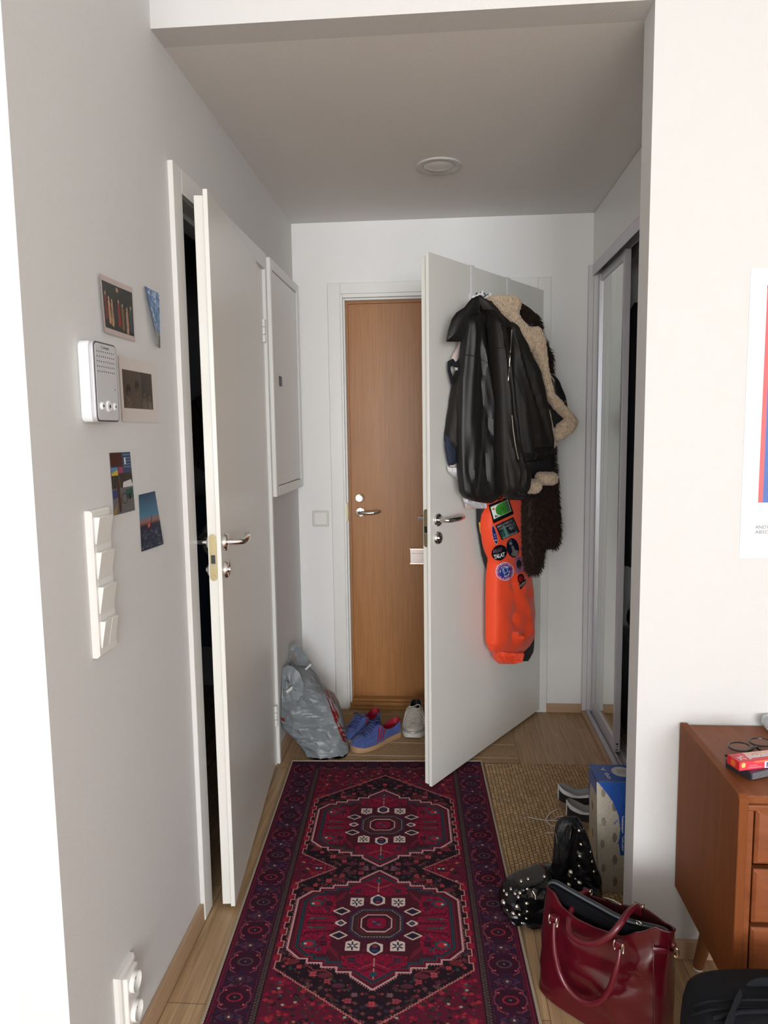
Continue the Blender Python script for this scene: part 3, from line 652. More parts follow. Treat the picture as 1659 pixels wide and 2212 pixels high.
# medallions
for c in cs:
    cv.poly(MX(step(c, 1)), MAR); cv.line(MX(step(c, 1)), .0052, (196, 144, 148), True)
    pts = step(c, 1.0)
    for (x0, t0), (x1, t1) in zip(pts, pts[1:]+pts[:1]):     # teeth pointing outward
        L = math.hypot(x1-x0, t1-t0); n = int(L/.0075)
        if L < .03: continue
        for i in range(n):
            q = (i+.5)/n; x, t = x0+(x1-x0)*q, t0+(t1-t0)*q; nx, nt_ = (t1-t0)/L, -(x1-x0)/L
            if nx*x+nt_*(t-c) < 0: nx, nt_ = -nx, -nt_
            tx, tt = (x1-x0)/L*.0026, (t1-t0)/L*.0026
            cv.poly(MX([(x-tx, t-tt), (x+tx, t+tt), (x+nx*.0085, t+nt_*.0085)]), (196, 144, 148))
    cv.line(MX(step(c, .945)), .003, (120, 32, 48), True)
    cv.line(MX(step(c, .905)), .0085, TEAL, True); cv.line(MX(step(c, .905)), .0025, DARK, True)
    # red quarters
    for st_ in (-1, 1):
        cv.poly(MX([(0, c+st_*.222), (.05, c+st_*.187), (.088, c+st_*.170), (.088, c+st_*.135), (.03, c+st_*.125), (-.03, c+st_*.125), (-.088, c+st_*.135), (-.088, c+st_*.170), (-.05, c+st_*.187)]), RED)
        cv.line(MX([(0, c+st_*.215), (0, c+st_*.14)]), .003, (170, 130, 120))
        for sg in (-1, 1):
            cv.line(MX([(0, c+st_*.175), (sg*.028, c+st_*.190)]), .0035, DARK); cv.line(MX([(0, c+st_*.160), (sg*.04, c+st_*.180)]), .002, (150, 90, 90))
            floret(sg*.062, c+st_*.148, .012, (50, 44, 60)); cv.ell(hw+sg*.045, c+st_*.165, .010, .006, (84, 34, 48))
        cv.ell(hw, c+st_*.20, .011, .009, TEAL)
    for sg in (-1, 1):
        cv.poly(MX([(sg*.212, c-.095), (sg*.212, c+.095), (sg*.185, c+.125), (sg*.135, c+.125), (sg*.125, c+.08), (sg*.13, c+.04), (sg*.105, c), (sg*.13, c-.04), (sg*.125, c-.08), (sg*.135, c-.125), (sg*.185, c-.125)]), RED)
        for tt in (-.042, 0, .042):
            zig((hw+sg*.205, c+tt), (hw+sg*.115, c+tt*.8), .003, 7, .0045, (58, 26, 38))
        for tt in (-.02, .02):
            cv.ell(hw+sg*.165, c+tt, .035, .007, (96, 40, 50)); cv.ell(hw+sg*.165, c+tt, .018, .004, (60, 70, 72)); cv.ell(hw+sg*.19, c+tt, .006, .004, (60, 90, 100))
        for st_ in (-1, 1):
            cv.ell(hw+sg*.187, c+st_*.088, .022, .017, TEAL); cv.ell(hw+sg*.187, c+st_*.088, .014, .010, (160, 36, 54)); cv.ell(hw+sg*.196, c+st_*.086, .005, .004, (170, 170, 165))
            floret(sg*.146, c+st_*.085, .012, (50, 30, 46)); floret(sg*.158, c+st_*.108, .009, (60, 62, 76)); floret(sg*.15, c+st_*.064, .007, (54, 40, 60))
    # hatched rays
    for sg in (-1, 1):
        for st_ in (-1, 1):
            for i in range(6): cv.line(MX([(sg*(.096+.006*i), c+st_*(.150-.008*i)), (sg*(.108+.006*i), c+st_*(.112-.006*i))]), .002, (120, 36, 52))
    for k in range(520):
        x, tt = rng.uniform(0, .215), rng.uniform(0, .215)
        ix = int((hw+x)/RW*cv.w); it = int((c+tt)/RL*cv.h)
        if not np.allclose(cv.a[it, ix], lin(RED), atol=.004): continue
        c_ = random.choice([(84, 24, 42), (96, 26, 46), (60, 28, 44), (46, 52, 66), (158, 34, 62), (70, 26, 40)]); r, q = rng.uniform(.002, .0055), rng.uniform(.002, .0045)
        for sg in (-1, 1):
            for st_ in (-1, 1): cv.poly([(hw+sg*x-r, c+st_*tt), (hw+sg*x, c+st_*tt-q), (hw+sg*x+r, c+st_*tt), (hw+sg*x, c+st_*tt+q)], c_)
    for k in range(170):
        a = rng.uniform(0, 2*pi); r0 = rng.uniform(.092, .135); x, tt = r0*math.cos(a), r0*math.sin(a)*.95
        ix = int((hw+x)/RW*cv.w); it = int((c+tt)/RL*cv.h)
        if np.allclose(cv.a[it, ix], lin(MAR), atol=.004): cv.line(MX([(x, c+tt), (x+.006, c+tt-.008)]), .0018, random.choice([(96, 40, 66), (52, 26, 40), (110, 34, 56)]))
    # central octagons
    def octa(r, k=1.0): return [(hw+r*x, c+r*k*y) for x, y in ((1, .42), (.6, .82), (-.6, .82), (-1, .42), (-1, -.42), (-.6, -.82), (.6, -.82), (1, -.42))]
    cv.poly(octa(.088), (70, 30, 46)); cv.line(octa(.076), .0045, (46, 60, 82), True)
    for i in range(8):
        p, q = octa(.070)[i], octa(.070)[(i+1) % 8]; n = max(2, int(math.hypot(p[0]-q[0], p[1]-q[1])/.008))
        for j in range(n): t = (j+.3)/n; t2 = (j+.75)/n; cv.line([(p[0]+(q[0]-p[0])*t, p[1]+(q[1]-p[1])*t), (p[0]+(q[0]-p[0])*t2, p[1]+(q[1]-p[1])*t2)], .0026, (150, 140, 126))
    cv.line(octa(.060), .007, (54, 50, 46), True); cv.line(octa(.053), .002, (140, 40, 54), True)
    cv.poly(octa(.044), MAR); cv.line(octa(.044), .0038, (196, 172, 166), True); cv.poly(octa(.031), RED); cv.line(octa(.031), .003, DARK, True)
    cv.line([(hw-.010, c-.008), (hw+.010, c+.008)], .006, (60, 92, 110)); cv.line([(hw-.010, c+.008), (hw+.010, c-.008)], .005, NAVY)
    # cartouches
    for sg in (-1, 1):
        cv.poly(MX([(x, c+sg*t) for x, t in ((-.022, .088), (0, .078), (.022, .088), (.022, .115), (0, .131), (-.022, .115))]), CREAM)
        cv.ell(hw, c+sg*.104, .0155, .019, NAVY); cv.ell(hw, c+sg*.096, .008, .006, (130, 50, 60)); cv.ell(hw, c+sg*.112, .010, .005, (52, 66, 96))
        for s2 in (-1, 1):
            cx, cy = s2*.063, c+sg*.094; q = .020
            cv.poly(MX([(cx-q, cy-sg*.014), (cx-q*.6, cy-sg*.019), (cx+q*.6, cy-sg*.019), (cx+q, cy-sg*.014), (cx+q, cy+sg*.020), (cx-q, cy+sg*.020)]), CREAM)
            for k in range(6):
                a = k*pi/3+pi/6; cv.line(MX([(cx, cy), (cx+.015*math.cos(a), cy+.015*math.sin(a))]), .0048, NAVY)
            cv.ell(hw+cx, cy, .004, .004, CREAM); cv.ell(hw+cx, cy-sg*.022, .003, .003, CREAM)
            dm = [(s2*.082, c+sg*.052), (s2*.105, c+sg*.036), (s2*.130, c+sg*.052), (s2*.105, c+sg*.068)]
            dm = [(s2*(abs(x)), t) for x, t in dm]; cv.poly(MX(dm), (60, 34, 46)); cv.line(MX(dm), .0042, CREAM, True); cv.ell(hw+s2*.106, c+sg*.052, .009, .007, NAVY)
    for s2 in (-1, 1):
        dm = [(s2*.086, c), (s2*.102, c-.015), (s2*.118, c-.006), (s2*.122, c), (s2*.118, c+.006), (s2*.102, c+.015)]; cv.poly(MX(dm), CREAM); cv.poly(MX([(s2*.093, c), (s2*.104, c-.010), (s2*.115, c), (s2*.104, c+.010)]), NAVY); cv.ell(hw+s2*.104, c, .003, .003, (110, 110, 110))
# waist diamonds pointing in
for k in (0,):
    tm = C1+Per/2+Per*k
    for sg in (-1, 1):
        floret(sg*.20, tm, .012, (44, 40, 46)); cv.ell(hw+sg*.207, tm, .004, .004, (170, 185, 180)); cv.ell(hw+sg*.194, tm, .004, .004, (170, 185, 180)); cv.line(MX([(sg*.225, tm-.02), (sg*.18, tm-.02), (sg*.18, tm+.02), (sg*.225, tm+.02)]), .004, (160, 36, 54))
        for x in (.02, .05): cv.rect(hw+sg*x-.008, tm-.007, hw+sg*x+.008, tm+.007, (100, 62, 76))
# main border
BT = .0
def border(x0, x1): pass
guard = (64, 50, 52)
for x0, x1 in ((hw-.298, hw-.282), (hw+.282, hw+.298)): cv.rect(x0, .07, x1, RL-.07, guard)
for y0, y1 in ((.062, .076), (RL-.076, RL-.062)): cv.rect(hw-.298, y0, hw+.298, y1, guard)
for sg in (-1, 1):
    for k in range(int((RL-.14)/.009)):
        t = .07+.009*k; cv.line([(hw+sg*.284, t), (hw+sg*.296, t+.007)], .0022, (100, 84, 84)); cv.line([(hw+sg*.296, t), (hw+sg*.290, t+.0035)], .002, (44, 34, 38))
    for x in (.282, .298): cv.line([(hw+sg*x, .07), (hw+sg*x, RL-.07)], .0022, (34, 24, 30))
    for x, c_ in ((.303, (96, 34, 48)), (.392, (96, 34, 50)), (.399, (120, 30, 48))): cv.line([(hw+sg*x, .03), (hw+sg*x, RL-.03)], .0022, c_)
for k in range(900):
    t = rng.uniform(.01, RL-.01); x = rng.uniform(.305, .39); r = rng.uniform(.003, .007); c_ = random.choice([(86, 38, 54), (46, 32, 52), (44, 26, 40), (104, 44, 58), (40, 36, 62), (96, 60, 66)])
    for sg in (-1, 1): cv.poly([(hw+sg*x-r, t), (hw+sg*x, t-r), (hw+sg*x+r, t), (hw+sg*x, t+r)], c_)
def rosette_(x, t, rx, rt, c_, sw=False):
    P_ = [(-.036, -.020), (-.030, -.034), (.030, -.034), (.036, -.020), (.036, .020), (.030, .034), (-.030, .034), (-.036, .020)]
    f = (lambda a, b: (x+b*1.0, t+a)) if sw else (lambda a, b: (x+a, t+b))
    cv.poly([f(a, b) for a, b in P_], (56, 26, 42))
    for s1 in (-1, 1):
        pts = [(s1*.020, -.040), (s1*.036, -.030), (s1*.034, -.018), (s1*.041, -.010), (s1*.041, .010), (s1*.034, .018), (s1*.036, .030), (s1*.020, .040)]
        cv.line([f(a, b) for a, b in pts], .0026, (142, 66, 80))
        for b in (-.024, .024): q = f(s1*.028, b); cv.ell(q[0], q[1], .004, .003, (168, 80, 88))
    cv.ell(x, t, .021*rx, .015*rt, c_, .24); cv.ell(x, t, .013*rx, .009*rt, (48, 28, 44)); cv.ell(x, t, .003, .003, (110, 90, 96))
for k in range(-1, 17):
    t = .448+.1245*k-.1245*2
    if not .05 < t < RL-.04: continue
    c_ = (140, 42, 58) if k % 2 else (84, 66, 74)
    for sg in (-1, 1):
        rosette_(hw+sg*.349, t, 1, 1, c_)
        cv.ell(hw+sg*.349, t+.062, .012, .010, (70, 50, 62)); cv.ell(hw+sg*.349, t+.062, .0035, .003, (190, 160, 156))
        for s1 in (-1, 1): cv.line([(hw+sg*.349+s1*.012, t+.05), (hw+sg*.349+s1*.034, t+.062), (hw+sg*.349+s1*.012, t+.074)], .002, (96, 52, 66)); cv.ell(hw+sg*.349+s1*.022, t+.062, .0055, .004, (44, 48, 84))
for k in range(5):
    for tt in (.030, RL-.030): rosette_(hw-.24+.12*k, tt, .8, .8, (110, 46, 58), True)
cv.a *= np.clip(1+.10*rng.normal(size=cv.a.shape[:2]), .6, 1.5)[..., None]
cv.a = np.clip(cv.a*1.12, 0, 1)
RUGM = vcmat('rug_print', .9, .1, .35, 700, 'weave')
cvobj('rug_face', quadP(rugp(.004, .004, .0068), rugp(RW-.004, .004, .0068), rugp(RW-.004, RL-.004, .0068), rugp(.004, RL-.004, .0068), cv), cv, RUGM, rug)
# overcast binding: a cord with stitches
g = G(); per = 2*(RW+RL); N = int(per/.0045); P = []
def along(d):
    for (s0, t0), (s1, t1) in (((0, 0), (RW, 0)), ((RW, 0), (RW, RL)), ((RW, RL), (0, RL)), ((0, RL), (0, 0))):
        L = abs(s1-s0)+abs(t1-t0)
        if d <= L: return s0+(s1-s0)*d/L, t0+(t1-t0)*d/L
        d -= L
    return 0, 0
g.tube([rugp(*along(per*i/N), .0045) for i in range(N)], [.0042 if i % 2 else .0058 for i in range(N)], 6, True)
mk('stitched_binding', g, mat('beige_binding', (.42, .34, .24), .9), rug)

def jutemat(name, c1, c2, gap, bw, rh, rot=0, bump=.8):
    m = mat(name, c1, .95, spec=.05); nt = m.node_tree; b = nt.nodes['Principled BSDF']; L = nt.links.new
    tc = nt.nodes.new('ShaderNodeTexCoord'); mp = nt.nodes.new('ShaderNodeMapping'); mp.inputs['Rotation'].default_value = (0, 0, rot)
    nz = nt.nodes.new('ShaderNodeTexNoise'); nz.inputs['Scale'].default_value = 38; nz.inputs['Detail'].default_value = 3
    ad = nt.nodes.new('ShaderNodeVectorMath'); ad.operation = 'MULTIPLY_ADD'; ad.inputs[1].default_value = (.009, .009, 0)
    br = nt.nodes.new('ShaderNodeTexBrick'); br.inputs['Scale'].default_value = 1; br.inputs['Brick Width'].default_value = bw; br.inputs['Row Height'].default_value = rh; br.inputs['Mortar Size'].default_value = rh*.11; br.inputs['Mortar Smooth'].default_value = 1; br.offset = .5
    br.inputs['Color1'].default_value = (*c1, 1); br.inputs['Color2'].default_value = (*c2, 1); br.inputs['Mortar'].default_value = (*gap, 1)
    n2 = nt.nodes.new('ShaderNodeTexNoise'); n2.inputs['Scale'].default_value = 9; r = nt.nodes.new('ShaderNodeValToRGB'); r.color_ramp.elements[0].color = (.8, .78, .74, 1); r.color_ramp.elements[1].color = (1.15, 1.1, 1.05, 1)
    mx = nt.nodes.new('ShaderNodeMixRGB'); mx.blend_type = 'MULTIPLY'; mx.inputs[0].default_value = 1
    iv = nt.nodes.new('ShaderNodeMath'); iv.operation = 'SUBTRACT'; iv.inputs[0].default_value = 1
    bp = nt.nodes.new('ShaderNodeBump'); bp.inputs['Strength'].default_value = bump; bp.inputs['Distance'].default_value = .008
    L(tc.outputs['Object'], mp.inputs[0]); L(tc.outputs['Object'], nz.inputs['Vector']); L(nz.outputs['Color'], ad.inputs[0]); L(mp.outputs[0], ad.inputs[2]); L(ad.outputs[0], br.inputs['Vector'])
    L(tc.outputs['Object'], n2.inputs['Vector']); L(n2.outputs[0], r.inputs[0]); L(br.outputs['Color'], mx.inputs[1]); L(r.outputs[0], mx.inputs[2]); L(mx.outputs[0], b.inputs['Base Color'])
    L(br.outputs['Fac'], iv.inputs[1]); L(iv.outputs[0], bp.inputs['Height']); L(bp.outputs[0], b.inputs['Normal']); return m
JUTE = jutemat('jute_weave', (.60, .43, .26), (.43, .30, .175), (.20, .135, .075), .0165, .014, math.radians(88))
jl = [(.180, 2.978), (.226, 2.02), (.70, 2.04), (.695, 2.985)]
g = G(); g.prism([(x, y, 0) for x, y in jl], (0, 0, 1), .008)
tag(mk('jute_rug', g, JUTE, bevel=.003, loc=(.4, 2.5, 0)), 'thick chunky woven jute rug right of the patterned runner', 'rug')
MAT_ = jutemat('ribbed_mat_weave', (.44, .32, .20), (.38, .27, .165), (.27, .185, .11), .012, .010, 0, .35)
g = G().box((-.52, 2.992, 0), (.335, 3.555, .005)); tag(mk('door_mat', g, MAT_, bevel=.002, loc=(-.1, 3.27, 0)), 'flat ribbed brown door mat under the trainers by the doorway', 'mat')
dm_ = bpy.data.objects['door_mat']
for y in (3.035, 3.17, 3.36, 3.50): mk('woven_line', G().box((-.515, y, .0045), (.33, y+.004, .0058)), mat('pale_yarn', (.50, .40, .28), .9), dm_)

# ------------------------------------------------------------------ hanging clothes on the open white door
DR = V((.5345, .832, 0)).normalized(); NN = V((DR.y, -DR.x, 0))       # along the leaf, out of the visible face
W0 = V((-.038, 2.744, 0))
def wp(u, z, off=0): return W0+DR*u+NN*off+V((0, 0, z))
def doorgap(p, mn=.004):
    d = (V(p)-W0).dot(NN)
    return V(p)+NN*(mn-d) if d < mn else V(p)
def interp(rows, v, k):
    for a, b in zip(rows, rows[1:]):
        if a[0] <= v <= b[0]:
            t = (v-a[0])/(b[0]-a[0]+1e-9); t = t*t*(3-2*t)*.5+t*.5; return a[k]*(1-t)+b[k]*t
    return rows[-1][k]
def drape(A, B, rows, Tf, Tb, n=44, m=60, fold=None, p=.55, ends=(.12, .10), lean=None, clamp=True, g=None):
    """closed hanging volume whose outline rows (v, left, right) are read off the vertical plane A-B"""
    A, B = V((*A, 0)), V((*B, 0)); d = (B-A).normalized(); N = V((d.y, -d.x, 0)); g = g or G(); P = []
    v0, v1 = rows[0][0], rows[-1][0]
    for i in range(m+1):
        t = i/m; v = v0+(v1-v0)*t; ul, ur = interp(rows, v, 1), interp(rows, v, 2); sh = lean(t) if lean else 0
        off = N*sh
        PL = onpl(ul, v, A+off, N); PR = onpl(ur, v, A+off, N)
        e = min(1, (t+.003)/ends[0])**.5*min(1, (1-t+.003)/ends[1])**.5
        r = []
        for j in range(n):
            a = 2*pi*j/n; c, s = math.cos(a), math.sin(a); x = .5-.5*math.copysign(abs(c)**.85, c)
            dep = (Tf if s > 0 else -Tb)*abs(s)**p*e
            if fold and s > 0: dep += fold(x, t)*min(1, s*2.2)*min(1, e*1.2)
            q = PL.lerp(PR, x)+N*dep; r.append(doorgap(q) if clamp else q)
        P.append(r)
    g.grid(P, False, True, True); return g
def folds(*fs):
    """each: (x0, x1, width, amp, t0, t1): a ridge running from x0 at t0 to x1 at t1"""
    def f(x, t):
        s = 0
        for x0, x1, wd, am, t0, t1 in fs:
            if t < t0-.05 or t > t1+.05: continue
            k = min(max((t-t0)/(t1-t0), 0), 1); xc = x0+(x1-x0)*k; e = min(1, (t-t0+.05)/.12)*min(1, (t1+.05-t)/.12)
            s += am*.62*e*math.exp(-((x-xc-.03*math.sin(t*9+x0*20))/wd)**2)
        return s
    return f
def tfold(x, t):
    n1 = 1-2*abs(mno.noise(V((x*1.6+t*2.4, t*5.5-x*2.2, 4)))); n2 = 1-2*abs(mno.noise(V((x*4-t*3, t*9+x*4, 8))))
    k = min(1, max(0, (t-.50)/.12))+.25*(1 if t < .1 else 0)
    return fo0(x, t)*(1.5 if t > .56 else (.35 if t < .5 else .35+(t-.5)*19))+((.011*n1+.005*n2)*k+.002*n2)*min(1, 4*x*(1-x)+.1)
def cst(g, q, off=.001):   # conforming point on a garment
    return cast(q, g[0], g[1], off)
LEATH = mat('dark_brown_leather', (.015, .0128, .0108), .55, bump=.3, bscale=420, spec=.26, var=.15, vscale=14)
LEATH2 = mat('black_leather_shine', (.0115, .0105, .0098), .42, bump=.25, bscale=300, spec=.34)
LINB = mat('black_lining', (.006, .006, .006), .7)
ZIPM = mat('zip_metal', (.34, .32, .29), .35, .9)
SUEDE = mat('dark_suede_lining', (.010, .009, .009), .85)

# rail with hooks over the door
hr = thing('over_door_rail', 'white over-door coat rail with short peg hooks and two straps over the door top', 'coat rack', tuple(wp(.45, 1.95)))
WS = mat('white_steel', (.80, .80, .80), .3)
for u in (.306, .613):
    g = G().obox(wp(0, 0), DR, NN, V((0, 0, 1)), (u-.002, u+.027), (.0005, .0022), (1.935, 2.0712)).obox(wp(0, 0), DR, NN, V((0, 0, 1)), (u-.002, u+.027), (-.0425, .0022), (2.0708, 2.0725)).obox(wp(0, 0), DR, NN, V((0, 0, 1)), (u-.002, u+.027), (-.0428, -.0410), (2.03, 2.0712))
    mk('door_strap', g, WS, hr, bevel=.0004)
mk('rail_bar', G().obox(wp(0, 0), DR, NN, V((0, 0, 1)), (.288, .70), (.0022, .0065), (1.925, 1.958)), WS, hr, bevel=.002)
HK = []
for u in (.313, .375, .437, .50, .56, .62, .68):
    a = wp(u, 1.946, .006); b = a+NN*.045+V((0, 0, .010)); HK.append(b)
    h = mk('peg_hook', G().tube([a, b], .0055, n=12), WS, hr)
    mk('peg_cap', G().lathe(b-NN*.002, NN, [(0, 0), (.0105, 0), (.012, .002), (.012, .005), (.010, .0065), (0, .007)], 20), WS, h)

# pale shirt behind everything
PALE = mat('pale_pink_cloth', (.56, .47, .43), .8, bump=.3, bscale=60, sheen=.2); WHC = mat('white_cloth', (.66, .66, .68), .75, bump=.4, bscale=40)
t = thing('shirt', 'pale pink and white shirt peeking out left of the leather jacket', 'shirt', tuple(wp(.2, 1.10)), 'clothes on the open door')
g = drape((.02, 2.80), (.42, 3.33), [(660, 1020, 1046), (700, 1006, 1044), (740, 992, 1040), (775, 974, 1032), (800, 985, 1030), (900, 985, 1035), (960, 972, 1035), (1010, 972, 1032), (1026, 984, 1034), (1060, 1002, 1040), (1092, 1004, 1046), (1099, 1006, 1044)], .018, .004, fold=folds((.3, .2, .08, .006, 0, 1), (.6, .7, .1, .006, .2, 1)))
mk('shirt_body', g, PALE, t)
g = drape((.03, 2.80), (.43, 3.33), [(1076, 1000, 1048), (1084, 1002, 1047), (1096, 1020, 1045), (1099, 1028, 1043)], .022, .004, m=12, fold=lambda x, t: .004*math.sin(x*30)+.003*math.sin(x*51+t*3)); mk('white_hem', g, WHC, t)
g = drape((.02, 2.795), (.43, 3.33), [(1008, 966, 993), (1018, 968, 993), (1026, 975, 993), (1031, 984, 992)], .022, .004, m=12, fold=lambda x, t: .004*math.sin(x*22+1)); mk('white_cuff', g, WHC, t)
g = drape((.02, 2.795), (.43, 3.33), [(782, 980, 1000), (800, 984, 1000), (826, 986, 996), (840, 987, 993)], .020, .004, m=12); mk('white_collar', g, WHC, t)
t = thing('navy_vest', 'navy top with a black strap, edging out left of the leather jacket', 'top', tuple(wp(.15, 1.3)), 'clothes on the open door')
NAV = mat('navy_cloth', (.006, .008, .014), .85)
g = drape((.02, 2.79), (.44, 3.33), [(762, 994, 1000), (778, 985, 1000), (788, 976, 1000), (797, 988, 998)], .024, .004, m=14); mk('shoulder', g, NAV, t)
g = G().tube([onW(u, v, (.015, 2.785), (.43, 3.32)) for u, v in ((996, 768), (984, 780), (970, 786), (970, 800), (977, 825), (986, 845))], [.013, .014, .013, .011, .012, .010], 8, flat=.35, up=NN); g.v = [tuple(doorgap(p)) for p in g.v]; mk('strap', g, NAV, t)
g = drape((.02, 2.79), (.44, 3.33), [(940, 962, 990), (965, 961, 990), (985, 964, 985), (1005, 968, 980)], .020, .004, m=14); mk('side_panel', g, mat('blue_navy_cloth', (.014, .021, .045), .8), t)

# long fur coat
FURC = mat('dark_brown_fur', (.030, .017, .014), .6, spec=.2, var=.35, vscale=60)
def fur(g, n, L, r, droop=.8, sel=None):
    """hair tufts rooted on the surface of g"""
    out = G(); fs = [f for f in g.f if len(f) == 4]; vs = [V(p) for p in g.v]
    wts = np.array([(vs[f[1]]-vs[f[0]]).cross(vs[f[3]]-vs[f[0]]).length for f in fs]); wts /= wts.sum()
    cen = sum((vs[i] for i in range(0, len(vs), 7)), V((0, 0, 0)))/len(range(0, len(vs), 7))
    for k in rng.choice(len(fs), n, p=wts):
        f = fs[k]; a, b = random.random(), random.random()
        p = (vs[f[0]]*(1-a)+vs[f[1]]*a)*(1-b)+(vs[f[3]]*(1-a)+vs[f[2]]*a)*b
        nr = (vs[f[1]]-vs[f[0]]).cross(vs[f[3]]-vs[f[0]])
        if nr.length < 1e-10: continue
        nr.normalize(); out2 = V((p.x-cen.x, p.y-cen.y, 0))
        if nr.dot(out2) < 0: nr = -nr
        d = (nr*.8+V((random.gauss(0, .3), random.gauss(0, .3), -droop+random.gauss(0, .2)))).normalized()
        l = L*random.uniform(.6, 1.3); s = d.orthogonal().normalized()*r; s2 = d.cross(s)
        q = p+d*l*.55; e = q+(d+V((0, 0, -.7))).normalized()*l*.5
        out.add([p+s, p-s*.5+s2*.87, p-s*.5-s2*.87, q+s*.6, q-s*.3+s2*.5, q-s*.3-s2*.5, e], [(0, 1, 4, 3), (1, 2, 5, 4), (2, 0, 3, 5), (3, 4, 6), (4, 5, 6), (5, 3, 6)])
    return out
t = thing('fur_coat', 'long dark brown fur coat, hanging furthest right and lowest on the open door', 'coat', tuple(wp(.75, .75)), 'clothes on the open door')
FA, FB = (.33, 3.16), (.60, 3.37)
g = drape(FA, FB, [(652, 1100, 1122), (668, 1098, 1142), (684, 1096, 1158), (702, 1098, 1162), (722, 1100, 1162), (745, 1104, 1174), (772, 1110, 1186), (800, 1115, 1186), (850, 1115, 1184), (920, 1115, 1186), (1000, 1120, 1192), (1060, 1130, 1196), (1120, 1132, 1201), (1160, 1134, 1204), (1180, 1136, 1203), (1186, 1140, 1200)], .05, .02, m=70, fold=folds((.4, .45, .08, .014, .55, 1), (.75, .8, .08, .012, .5, 1)))
mk('coat_body', g, FURC, t); mk('fur_pile', fur(g, 9000, .021, .0016), FURC, t, recalc=False, smooth=False)['kind'] = 'stuff'
g = drape((.31, 3.10), (.58, 3.30), [(1040, 1134, 1162), (1100, 1132, 1166), (1160, 1132, 1168), (1200, 1134, 1168), (1228, 1140, 1162), (1240, 1146, 1158)], .035, .03, m=30)
mk('coat_sleeve', g, FURC, t); mk('fur_pile', fur(g, 3000, .021, .0016), FURC, t, recalc=False, smooth=False)['kind'] = 'stuff'

# student trousers, orange and black, with cloth badges
ORG = mat('orange_cloth', (.88, .066, .012), .62, bump=.25, bscale=90, sheen=.15); BKC = mat('black_cloth', (.009, .009, .010), .7, bump=.2, bscale=80)
t = thing('badge_trousers', 'orange and black trousers covered in cloth badges, hanging below the leather jacket', 'trousers', tuple(wp(.6, .36)), 'clothes on the open door')
TA, TB = wp(.40, 0, .055), wp(.75, 0, .055)
TA, TB = (TA.x, TA.y), (TB.x, TB.y)
fo0 = folds((.15, .45, .05, .020, .10, .30), (.05, .30, .06, .018, .16, .34), (.30, .55, .05, .022, .84, .96), (.75, .55, .05, .018, .84, .97), (.35, .30, .05, -.020, .50, .95), (.15, .45, .06, .010, .12, .30), (.35, .42, .05, -.012, .44, .80), (.48, .80, .05, .012, .52, .92), (.55, .95, .04, .008, .68, .90), (.1, .3, .07, .008, .36, .52), (.75, .4, .04, -.008, .40, .50), (.2, .6, .04, .009, .80, .93), (.7, .4, .06, .006, .05, .2))
gor = drape(TA, TB, [(1040, 1052, 1122), (1087, 1050, 1125), (1110, 1046, 1126), (1141, 1045, 1128), (1165, 1048, 1129), (1217, 1060, 1131), (1250, 1057, 1136), (1290, 1056, 1140), (1325, 1056, 1143), (1369, 1056, 1139), (1390, 1056, 1135), (1404, 1059, 1128), (1414, 1068, 1116)], .052, .035, m=90, n=60, fold=tfold, ends=(.04, .10), p=.42)
mk('orange_leg', gor, ORG, t)
g = drape(TA, TB, [(1404, 1066, 1118), (1412, 1068, 1117), (1424, 1072, 1114), (1434, 1078, 1106)], .044, .03, m=16, n=120, fold=lambda x, t: .011*math.sin(x*75+2*math.sin(t*4)), ends=(.1, .3)); mk('elastic_cuff', g, ORG, t)
TC = wp(.40, 0, .03); TD = wp(.75, 0, .03)
g = drape((TC.x, TC.y), (TD.x, TD.y), [(1040, 1040, 1060), (1095, 1034, 1060), (1134, 1035, 1058), (1165, 1040, 1060), (1191, 1044, 1066), (1243, 1055, 1110), (1290, 1062, 1142), (1330, 1066, 1149), (1370, 1070, 1150), (1408, 1080, 1148), (1420, 1100, 1143), (1428, 1122, 1140)], .030, .02, m=60, ends=(.05, .08)); mk('black_leg', g, BKC, t)
g = drape((TC.x, TC.y), (TD.x, TD.y), [(1128, 1034, 1042), (1146, 1036, 1044), (1160, 1040, 1045), (1166, 1042, 1045)], .026, .0, m=10); mk('side_badge', g, mat('yellow_thread', (.62, .34, .04), .7), t, label='yellow badge')
BV = bvh_of(gor); BAD = vcmat('badge_thread', .75, .15, .3, 900)
def badge(name, q, cv, mask=None, off=.0030):
    """q: pixel corners tl,tr,br,bl on the leg surface"""
    P = np.zeros((cv.h, cv.w, 3)); ok = np.ones((cv.h, cv.w), bool)
    for i in range(cv.h):
        for j in range(cv.w):
            u, v = bil(q, j/(cv.w-1), i/(cv.h-1)); h = cast(BV, u, v, off)
            if h is None: ok[i, j] = False
            else: P[i, j] = h
    if mask is not None: ok &= mask
    return cvobj(name, P, cv, BAD, t, mask=ok)
def btext(body, q, m, parent, bold=.01, off=.0040):
    def fn(s, tt):
        u, v = bil(q, s, tt); h = cast(BV, u, v, off); return h if h is not None else tuple(onW(u, v, TA, TB))
    return text('lettering', body, m, fn, parent, bold)
WTH = mat('white_thread', (.72, .72, .72), .7); GTH = mat('grey_thread', (.33, .33, .34), .7); PUR = mat('purple_thread', (.16, .10, .17), .7)
